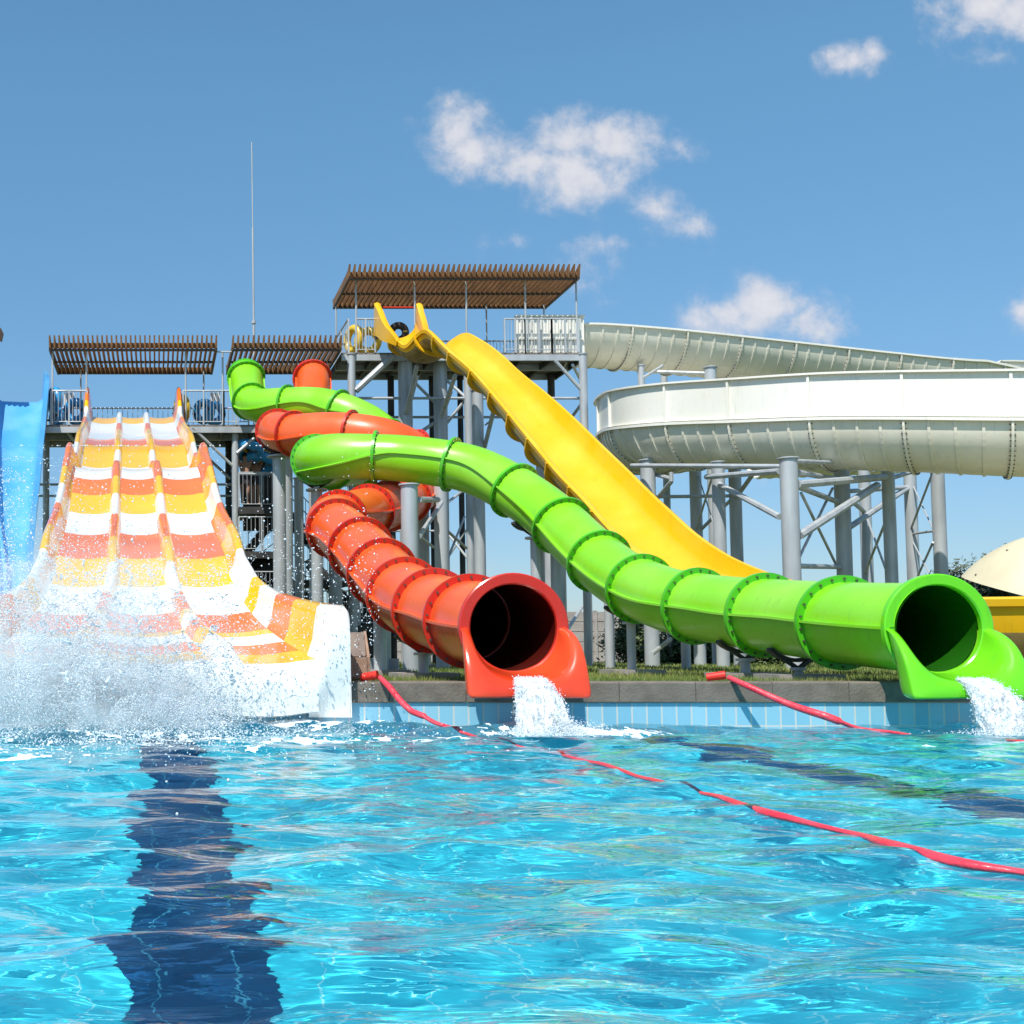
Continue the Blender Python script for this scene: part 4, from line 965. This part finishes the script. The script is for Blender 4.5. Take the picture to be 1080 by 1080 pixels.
raft(268, 470, 37.6, (0, 1, .2), .45, .16, 'raft_yellow', 'yellow inner tube at the back of the stair landing under the deck')

# ------------------------------------------------------------------ far wall, bushes, trees
FW = thing('concrete_fence', P(640, 697, 48), 'pale concrete panel fence with horizontal courses behind the slides', 'fence')
yfw = 48 * K; zf0, zf1 = GZ, P(640, 645, 48).z
n = 0; xx = -34
while xx < 62:
    mb = MB(); m_ = 5; hh = (zf1 - zf0) / m_
    for k in range(m_): mb.box((xx + 1.25, yfw, zf0 + hh * (k + .5)), (2.42, .06 + .02 * ((k + n) % 2), hh - .03))
    mb.box((xx + 1.25, yfw + .02, (zf0 + zf1) / 2), (2.42, .04, zf1 - zf0 - .02))
    mb.build('panel', M['fence'], FW)
    mb = MB(); mb.box((xx, yfw - .02, (zf0 + zf1) / 2 + .02), (.13, .15, zf1 - zf0 + .04)); mb.build('post', M['fence'], FW); xx += 2.5; n += 1
def leaves(mb, c, rad, n, size, seed, flat_=1.0):
    r_ = random.Random(seed); c = Vector(c); cl = []
    for _ in range(max(6, n // 160)):
        d_ = Vector((r_.gauss(0, 1), r_.gauss(0, 1), r_.gauss(0, 1))).normalized() * (r_.random() ** .45)
        cl.append((Vector((c.x + d_.x * rad[0], c.y + d_.y * rad[1], c.z + d_.z * rad[2])), r_.uniform(.16, .34) * min(rad)))
    for _ in range(n):
        q_, s_ = r_.choice(cl); p = q_ + Vector((r_.gauss(0, s_), r_.gauss(0, s_), r_.gauss(0, s_) * flat_))
        if p.z < GZ: p.z = GZ + r_.random() * .2
        a = Vector((r_.gauss(0, 1), r_.gauss(0, 1), r_.gauss(0, 1))).normalized(); b_ = a.orthogonal().normalized(); L_ = size * r_.uniform(.6, 1.4)
        mb.add([p - a * L_, p + b_ * L_ * .4, p + a * L_, p - b_ * L_ * .4], [(0, 1, 2, 3)])
def bush(px, py, yo, rx, rz, n, label, seed, cat='bush', name='bush', mat='leaf', size=.09, group='bushes in front of the concrete fence'):
    p = P(px, py, yo); T = thing(name, (p.x, p.y, GZ), label, cat, group); mb = MB(); leaves(mb, (p.x, p.y, p.z), (rx, rx * .8, rz), n, size, seed); mb.build('foliage', M[mat], T)
    mb = MB(); r_ = random.Random(seed)
    for _ in range(7):
        a = Vector((p.x + r_.uniform(-.1, .1) * rx, p.y, GZ)); b_ = Vector((p.x + r_.uniform(-.6, .6) * rx, p.y + r_.uniform(-.3, .3), p.z + r_.uniform(0, .5) * rz)); mb.cyl(a, b_, .04 if name == 'bush' else .13, 6, .015)
    mb.build('stems' if name == 'bush' else 'trunk', M['bark'], T)
bush(668, 678, 42, 1.0, .85, 5000, 'dark green bush at the right end of the visible concrete fence', 1)
bush(720, 682, 40, 1.5, .8, 6500, 'broad dark bush behind the short column under the green tube', 2)
bush(772, 683, 39, 1.5, .75, 6000, 'dark bush behind the low bend of the green tube', 3)
bush(832, 690, 38, 1.4, .45, 4500, 'low dark bush seen under the straight end of the green tube', 4)
bush(368, 690, 40, .8, .35, 1500, 'small green bush behind the red tube columns', 5)
bush(1042, 622, 52, 2.2, 1.3, 6500, 'grey green treetop beyond the cream dome at the right edge', 6, 'tree', 'tree', 'leaf2', .12, 'trees beyond the park')
bush(1085, 618, 50, 2.4, 1.2, 6000, 'dark treetop behind the yellow slide cut off by the right edge', 7, 'tree', 'tree', 'leaf2', .12, 'trees beyond the park')

# cream dome
CD = thing('domed_cover', P(1105, 690, 24), 'cream fibreglass dome section tilted above the yellow slide at the right edge', 'dome')
c_ = P(1143, 636, 24); rr = 2.42
vd = (c_ - Vector((0, 0, CZ))).normalized(); rt = vd.cross(Vector((0, 0, 1))).normalized(); uu = rt.cross(vd).normalized()
nz_ = (uu * math.cos(R(17)) + rt * math.sin(R(17)) - vd * .06).normalized(); nx_ = nz_.orthogonal().normalized(); ny_ = nz_.cross(nx_)
TH = R(68); mb = MB(); rings = []; rot = Matrix((nx_, ny_, nz_)).transposed()
for i in range(15):
    th = TH * i / 14
    rings.append([c_ + rot @ Vector((rr * math.sin(th) * math.cos(a), rr * math.sin(th) * math.sin(a), rr * (math.cos(th) - math.cos(TH)))) for a in np.linspace(0, 2 * PI, 49)])
mb.loft(rings, False)
inn = [[c_ + (p - c_) * .97 for p in r_] for r_ in rings]; mb.loft(inn, False); mb.loft([rings[-1], inn[-1]], False)
mb.build('shell', M['cream'], CD, smooth=50)
mb = MB()
for k in range(10):
    a = 2 * PI * k / 10 + .3
    for th in (1.12, .8): mb.sphere(c_ + rot @ Vector((rr * math.sin(th) * math.cos(a), rr * math.sin(th) * math.sin(a), rr * (math.cos(th) - math.cos(TH)))), .025, 4)
mb.build('bolt_heads', M['bolt'], CD)
mb = MB()
for dx in (-.9, .9): mb.cyl((c_.x + dx, c_.y + .5, GZ), (c_.x + dx, c_.y + .5, c_.z + .4), .08, 12)
mb.build('leg', M['steel'], CD)

# wooden canopy tip peeking in at the far left
CT = thing('wooden_canopy', P(-30, 690, 36), 'corner of a brown wooden canopy at the far left edge above the blue slide', 'canopy')
mb = MB(); p = P(2.5, 350, 35)
for k in range(14): mb.box((p.x - .1 - .17 * k, p.y + .35, p.z), (.05, .8, .26), Matrix.Rotation(R(12), 3, 'Y'))
mb.build('slats', M['wood'], CT); mb = MB(); mb.cyl((p.x - 1.9, p.y + .4, GZ), (p.x - 1.9, p.y + .4, p.z), .06, 10); mb.build('post', M['steel'], CT)

# ------------------------------------------------------------------ poolside items
BX = thing('wooden_bin', P(370, 713, 13.4), 'brown wooden bin with a sloping grey lid beside the striped slide', 'bin')
a = P(352, 712, 13.4); b_ = P(387, 712, 13.4); zb = .50; zm = P(370, 693, 13.4).z; zt2 = P(370, 667, 13.4).z; cx_ = (a.x + b_.x) / 2; wd = b_.x - a.x
mb = MB(); mb.box((cx_, a.y + .25, (zb + zm) / 2), (wd, .5, zm - zb)); mb.box((cx_, a.y - .012, zb + .05), (wd + .02, .03, .05)); mb.build('body', M['box'], BX)
mb = MB(); mb.box((cx_, a.y + .13, (zm + zt2) / 2), (wd + .0, .03, (zt2 - zm) * 1.08), Matrix.Rotation(R(-24), 3, 'X')); mb.build('lid', M['box_lid'], BX)
mb = MB()
for s_ in (-1, 1):
    x_ = cx_ + s_ * (wd / 2 + .02); mb.add([(x_ + dx, a.y + y_, z_) for dx in (-.015, .015) for (y_, z_) in ((-.02, zb), (.5, zb), (.5, zt2 - .02), (.24, zt2 + .02), (-.02, zm))], [(0, 1, 2, 3, 4), (9, 8, 7, 6, 5)] + [(i, (i + 1) % 5, 5 + (i + 1) % 5, 5 + i) for i in range(5)])
mb.build('side_board', M['box'], BX)

def hose(name, pts, label, sub=True):
    arr, L_ = resample(spline(pts, 10), step=.03); r_ = random.Random(len(pts)); n = len(arr); mb = MB(); rings = []; fr = frames([Vector(p[:3]) for p in arr])
    wz = wave(arr[:, 0], arr[:, 1]); kk_ = min(41, (n // 2) * 2 - 1); wz = np.convolve(np.pad(wz, kk_ // 2, mode='edge'), np.ones(kk_) / kk_, 'valid')
    for i, (p, t, sd_, up) in enumerate(fr):
        rad_ = arr[i][3] * .78; onw = 1 if p.z < .09 else 0
        zz = p.z + (wz[i] if onw else wz[i] * max(0, 1 - (p.z - .09) / .1)); puff = 1 + .14 * math.sin(i * .05) + .06 * math.sin(i * .17 + 1)
        fl_ = .6 if onw else 1
        c_ = Vector((p.x, p.y, zz))
        rings.append([c_ + sd_ * (rad_ * puff * math.cos(a)) + up * (rad_ * puff * fl_ * math.sin(a)) for a in np.linspace(0, 2 * PI, 13)[:-1]])
    mb.loft(rings, True, True); T = thing(name, (arr[0][0], arr[0][1], arr[0][2]), label, 'float line', 'red float lines dividing the pool')
    mb.build('hose', M['float'], T, smooth=60)
    p = Vector(arr[0][:3]); mb = MB(); q_ = p + Vector((-.02, .02, .0)); mb.cyl(q_ + Vector((-.17, .12, .0)), q_ + Vector((.0, .02, .03)), .045, 14, .05, caps=False); mb.cyl(q_ + Vector((-.17, .12, .0)), q_ + Vector((0, .02, .03)), .03, 14, .03)
    mb.build('end_sleeve', M['float_red'], T, smooth=40)
def w4(px, py, r_, z=.0): p = WZ(px, py, z); return (p.x, p.y, z, r_)
c0 = P(402, 716, 12.86); h1 = [(c0.x, Y1 - .0, .545, .035), (*P(410, 724, 12.75), .04), (*P(428, 745, 12.5), .042)]
h1 += [w4(455, 765, .04, .05), w4(478, 771, .036, .01), w4(510, 779, .03, -.005), w4(546, 787, .026, -.012), w4(573, 793, .022, -.06), w4(600, 799, .024, .0), w4(640, 808, .03, .008), w4(700, 826, .032, .012), w4(740, 838, .026, .0), w4(770, 847, .03, .004), w4(810, 858, .042, .012), w4(860, 869, .026, .006),
       w4(910, 880, .026, .003), w4(935, 889, .045, .012), w4(985, 902, .055, .015), w4(1030, 911, .045, .012), w4(1080, 918, .03, .005), w4(1140, 930, .035, .01), w4(1260, 960, .04, .01)]
hose('float_line', h1, 'long red float line crossing the pool from left of the red tube')
c1 = P(772, 716, 12.86); h2 = [(c1.x, Y1 - .0, .545, .035), (*P(785, 722, 12.75), .04), (*P(830, 742, 12.45), .045), (*P(872, 756, 12.15), .045)]
h2 += [w4(905, 768, .042, .03), w4(940, 771.5, .036, .008), w4(975, 775, .03, .0), w4(1005, 777.5, .02, -.03), w4(1050, 779, .02, -.03), w4(1072, 782, .035, .01), w4(1110, 785, .035, .01), w4(1200, 795, .035, .01)]
hose('float_line', h2, 'short red float line from the coping left of the green mouth, dipping into the water')

# ------------------------------------------------------------------ water in the air
def blobs(name, pts, rad, mat, label, cat='splash'):
    """many small irregular drops in one mesh (icosahedra)"""
    g = (1 + 5 ** .5) / 2
    iv = np.array([(-1, g, 0), (1, g, 0), (-1, -g, 0), (1, -g, 0), (0, -1, g), (0, 1, g), (0, -1, -g), (0, 1, -g), (g, 0, -1), (g, 0, 1), (-g, 0, -1), (-g, 0, 1)]) / (1 + g * g) ** .5
    itr = np.array([(0, 11, 5), (0, 5, 1), (0, 1, 7), (0, 7, 10), (0, 10, 11), (1, 5, 9), (5, 11, 4), (11, 10, 2), (10, 7, 6), (7, 1, 8), (3, 9, 4), (3, 4, 2), (3, 2, 6), (3, 6, 8), (3, 8, 9), (4, 9, 5), (2, 4, 11), (6, 2, 10), (8, 6, 7), (9, 8, 1)])
    n = len(pts); pts = np.asarray(pts); rad = np.asarray(rad); r_ = np.random.default_rng(n)
    sc = r_.uniform(.7, 1.5, (n, 1, 3)); V = pts[:, None, :] + iv[None] * rad[:, None, None] * sc
    q = (itr[None] + (np.arange(n) * 12)[:, None, None]).reshape(-1)
    me = bpy.data.meshes.new(name); V = V.reshape(-1, 3).astype(np.float32); me.vertices.add(len(V)); me.vertices.foreach_set('co', V.ravel()); me.loops.add(len(q)); me.loops.foreach_set('vertex_index', q.astype(np.int32))
    me.polygons.add(len(q) // 3); me.polygons.foreach_set('loop_start', np.arange(0, len(q), 3, dtype=np.int32)); me.update(calc_edges=True); me.polygons.foreach_set('use_smooth', np.ones(len(q) // 3, bool))
    me.materials.append(mat); o = bpy.data.objects.new(name, me); C.objects.link(o); tag(o, label, cat, kind='stuff'); return o
r_ = np.random.default_rng(21)
pts = []; rad = []
# ballistic jets thrown up from the runout: each a stream of drops along an arc
for j in range(520):
    sxp = r_.choice([r_.normal(70, 45), r_.normal(165, 45), r_.normal(20, 50)]); yo = r_.uniform(11.6, 13.0); b_ = P(sxp, 752, yo)
    v0 = min(5.6, abs(r_.normal(0, 2.7)) + 1.6); vx = r_.normal(.1, .8); vy = r_.normal(0, .4); nseg = int(v0 * 20); T0 = 2 * v0 / 9.8; sp = r_.uniform(.006, .05)
    tm = r_.uniform(.1, .6); tt = np.clip(r_.normal(tm, r_.uniform(.05, .25), nseg), 0, 1) * T0
    for t in tt:
        pts.append((b_.x + vx * t + r_.normal(0, sp), b_.y + vy * t + r_.normal(0, sp), max(.0, b_.z + v0 * t - 4.9 * t * t + r_.normal(0, sp)))); rad.append(abs(r_.normal(0, .0028)) + .0018)
# torn sheets of water: clumps of fine drops strung together by noise
nn = 130000
hx = np.where(r_.random(nn) < .62, r_.normal(45, 55, nn), r_.normal(150, 50, nn)); hz = np.minimum(2.8, r_.gamma(1.9, .34, nn) * (1.45 - 1.0 * np.clip(hx / 200, 0, 1))); yo = r_.uniform(11.4, 13.1, nn)
f1 = vnoise(hx / 60, hz * 1.6 + yo, 2.2, 31); f2 = vnoise(hx / 60 + 7, hz * 1.6 - yo, 6.0, 32); ok = (.6 * f1 + .4 * f2 + .22 * np.exp(-hz * 2)) > .50
for a, b_, c_ in zip(hx[ok], hz[ok], yo[ok]):
    q_ = P(a, 700, c_); pts.append((q_.x, q_.y, b_)); rad.append(.0020 + abs(r_.normal(0, .0028)))
for _ in range(2600):
    a = r_.normal(120, 80); py = 720 - min(250, abs(r_.gamma(2.0, 52))); q_ = P(a, py, r_.uniform(11.5, 14)); pts.append((q_.x, q_.y, max(.02, q_.z))); rad.append(.0025 + abs(r_.normal(0, .004)))
for _ in range(1500):
    a = r_.uniform(215, 400); py = r_.normal(640, 60); q_ = P(a, py, r_.uniform(11.8, 13.2)); pts.append((q_.x, q_.y, max(.02, q_.z))); rad.append(.0025 + abs(r_.normal(0, .0035)))
# drops pelting the pool in front
for _ in range(9000):
    a = r_.normal(130, 130); q_ = P(a, 760, 12.2 - abs(r_.gamma(1.5, .7))); pts.append((q_.x, q_.y, abs(r_.normal(0, .05)))); rad.append(.002 + abs(r_.normal(0, .003)))
blobs('splash_spray', pts, rad, M['drop'], 'spray of white water droplets thrown up at the foot of the striped slide')
# ropes and torn ribbons of water thrown up with the drops
mb = MB(); q2_ = np.random.default_rng(77)
for j in range(800):
    a = float(q2_.choice([q2_.normal(45, 45), q2_.normal(130, 45)])); b_ = P(a, 752, q2_.uniform(11.6, 13.0)); v0 = min(5.0, abs(q2_.normal(0, 2.4)) + 1.6); vx = q2_.normal(.1, .8); vy = q2_.normal(0, .4)
    T0 = 2 * v0 / 9.8; t0 = q2_.uniform(.05, .75) * T0; dt = q2_.uniform(.02, .09); n_ = 7; pp = []; ww = []
    ph = q2_.uniform(0, 6, 3); w0 = .002 + abs(q2_.normal(0, .0045)); cv = q2_.normal(0, .5, 2)
    for k in range(n_ + 1):
        t = t0 + dt * k / n_; wob = .03 * math.sin(k * 1.1 + ph[0]) + .02 * math.sin(k * 2.3 + ph[1])
        pp.append(Vector((b_.x + vx * t + wob + cv[0] * (k / n_) ** 2 * .2, b_.y + vy * t + wob * .5, max(.02, b_.z + v0 * t - 4.9 * t * t + .02 * math.sin(k * 1.7 + ph[2]))))); ww.append(max(.0012, w0 * math.sin(PI * (k + .3) / (n_ + .6)) * (1 + .6 * math.sin(k * 2 + ph[1]))))
    mb.tube(pp, ww, 6)
o = mb.build('splash_ribbons', M['jet'], None, smooth=180); tag(o, 'torn ribbons of water flying up at the foot of the striped slide', 'splash', kind='stuff')
# fine mist hanging in the spray
mm = bpy.data.materials.new('water_mist'); mm.use_nodes = True; t = mm.node_tree; t.nodes.remove(t.nodes['Principled BSDF'])
vol = t.nodes.new('ShaderNodeVolumePrincipled'); vol.inputs['Color'].default_value = (.97, .99, 1, 1); vol.inputs['Anisotropy'].default_value = -.1
g_ = t.nodes.new('ShaderNodeNewGeometry'); nn_ = t.nodes.new('ShaderNodeTexNoise'); nn_.inputs['Scale'].default_value = 1.9; nn_.inputs['Detail'].default_value = 5; nn_.inputs['Roughness'].default_value = .65
t.links.new(g_.outputs['Position'], nn_.inputs['Vector']); q1 = t.nodes.new('ShaderNodeMapRange'); q1.inputs['From Min'].default_value = .42; q1.inputs['From Max'].default_value = .66; q1.inputs['To Max'].default_value = 1.0
t.links.new(nn_.outputs['Fac'], q1.inputs[0])
sz = t.nodes.new('ShaderNodeSeparateXYZ'); t.links.new(g_.outputs['Position'], sz.inputs[0])
fz = t.nodes.new('ShaderNodeMapRange'); fz.inputs['From Min'].default_value = .1; fz.inputs['From Max'].default_value = 2.1; fz.inputs['To Min'].default_value = 1.9; fz.inputs['To Max'].default_value = .0; t.links.new(sz.outputs[2], fz.inputs[0])
fx_ = t.nodes.new('ShaderNodeMapRange'); fx_.interpolation_type = 'SMOOTHSTEP'; fx_.inputs['From Min'].default_value = -.5; fx_.inputs['From Max'].default_value = .9; fx_.inputs['To Min'].default_value = 1; fx_.inputs['To Max'].default_value = .0; t.links.new(sz.outputs[0], fx_.inputs[0])
fy_ = t.nodes.new('ShaderNodeMapRange'); fy_.interpolation_type = 'SMOOTHSTEP'; fy_.inputs['From Min'].default_value = 11.4; fy_.inputs['From Max'].default_value = 12.6; t.links.new(sz.outputs[1], fy_.inputs[0])
pr_ = q1.outputs[0]
for o_ in (fz.outputs[0], fx_.outputs[0], fy_.outputs[0]):
    q2 = t.nodes.new('ShaderNodeMath'); q2.operation = 'MULTIPLY'; t.links.new(pr_, q2.inputs[0]); t.links.new(o_, q2.inputs[1]); pr_ = q2.outputs[0]
t.links.new(pr_, vol.inputs['Density']); t.links.new(vol.outputs[0], t.nodes['Material Output'].inputs['Volume'])
mb = MB(); mb.box((-1.4, 12.75, 1.35), (5.4, 2.4, 2.5)); o = mb.build('splash_mist', mm); tag(o, 'pale mist hanging over the splash below the striped slide', 'mist', kind='stuff')
# jets from the two tube mouths
def jet(fr, nm, label, drift=.15, w0=.145):
    e = fr[-1][0]; s_ = e + Vector((0, -.50, -.54)); pts = []; rad = []
    def traj(t, u_):
        return Vector((s_.x + u_ * w0 * (1 + .9 * t / .36) + drift * t, s_.y - 1.35 * t, s_.z - .1 * t - 4.9 * t * t))
    t1 = .355
    for _ in range(16000):
        t = r_.random() ** .7 * t1; u_ = r_.uniform(-1, 1); p = traj(t, u_); k = t / t1
        pts.append((p.x + r_.normal(0, .006 + .035 * k), p.y + r_.normal(0, .012 + .06 * k), max(0.0, p.z + r_.normal(0, .010 + .03 * k)))); rad.append(.0022 + .0035 * r_.random() ** 2 + .001 * k)
    for _ in range(7000):
        a = r_.uniform(0, 2 * PI); d_ = abs(r_.normal(0, .26)); p = traj(t1, 0); pts.append((p.x + d_ * math.cos(a) * 1.3 + .12, p.y + .6 * d_ * math.sin(a), abs(r_.normal(0, .08)) * max(.15, 1 - 1.4 * d_))); rad.append(.002 + .0045 * r_.random() ** 2)
    rows = []
    for side in (0, 1):
        rr_ = []
        for it in range(31):
            t = it / 30 * t1; row = []
            for iu in range(25):
                u_ = -1 + iu / 12; p = traj(t, u_ * (.98 + .1 * 0.5))
                nz0 = float(vnoise(np.array([iu * .55 + side * 30]), np.array([it * .16]), 1, 42)[0]) - .5; nz1 = float(vnoise(np.array([iu * 1.3]), np.array([it * .6 + side * 11]), 1, 43)[0]) - .5
                k = it / 30; p = p + Vector((0, (-.05 if side == 0 else .05) * (1 - u_ * u_) ** .5 * (1 + k) - nz0 * (.05 + .14 * k) - nz1 * (.02 + .06 * k), nz1 * .03 * k)); row.append(p)
            rr_.append(row)
        rows.append(rr_)
    mb = MB(); mb.loft(rows[0]); mb.loft([list(reversed(x)) for x in rows[1]])
    sh_ = mb.build(nm, M['sheet'], None, smooth=180); tag(sh_, label.replace('gushing', 'sheet gushing'), 'water jet', kind='stuff')
    blobs(nm + '_spray', pts, rad, M['drop'], label.replace('gushing', 'drops flying'), 'water jet')
jet(rfr, 'gushing_water', 'white water gushing from the mouth of the red tube'); jet(gfr, 'gushing_water', 'white water gushing from the mouth of the green tube', .5)

# grass blades and weeds near the coping
r_ = np.random.default_rng(8); nb = 42000
gy = Y1 + .45 + (r_.random(nb) ** 2.2) * 26; gx = (r_.uniform(180, 1090, nb) - CX) / F * gy
nz_ = vnoise(gx, gy, 1.1, 9); h_ = .03 + .07 * r_.random(nb) * (.4 + nz_); a = r_.uniform(0, PI, nb); wv = .004 + .0006 * (gy - 14); lx = r_.normal(0, .03, nb)
V = np.zeros((nb, 3, 3)); V[:, 0] = np.stack([gx - wv * np.cos(a), gy - wv * np.sin(a), np.full(nb, GZ)], 1); V[:, 1] = np.stack([gx + wv * np.cos(a), gy + wv * np.sin(a), np.full(nb, GZ)], 1); V[:, 2] = np.stack([gx + lx, gy + lx * .5, GZ + h_], 1)
keepb = ~((nz_ < .22)); V = V[keepb]; nb = len(V)
me = bpy.data.meshes.new('grass'); me.vertices.add(nb * 3); me.vertices.foreach_set('co', V.astype(np.float32).ravel()); me.loops.add(nb * 3); me.loops.foreach_set('vertex_index', np.arange(nb * 3, dtype=np.int32)); me.polygons.add(nb); me.polygons.foreach_set('loop_start', np.arange(0, nb * 3, 3, dtype=np.int32)); me.update(calc_edges=True); me.materials.append(M['grass'])
o = bpy.data.objects.new('grass', me); C.objects.link(o); tag(o, 'short grass growing behind the pool coping under the tubes', 'grass', kind='stuff')
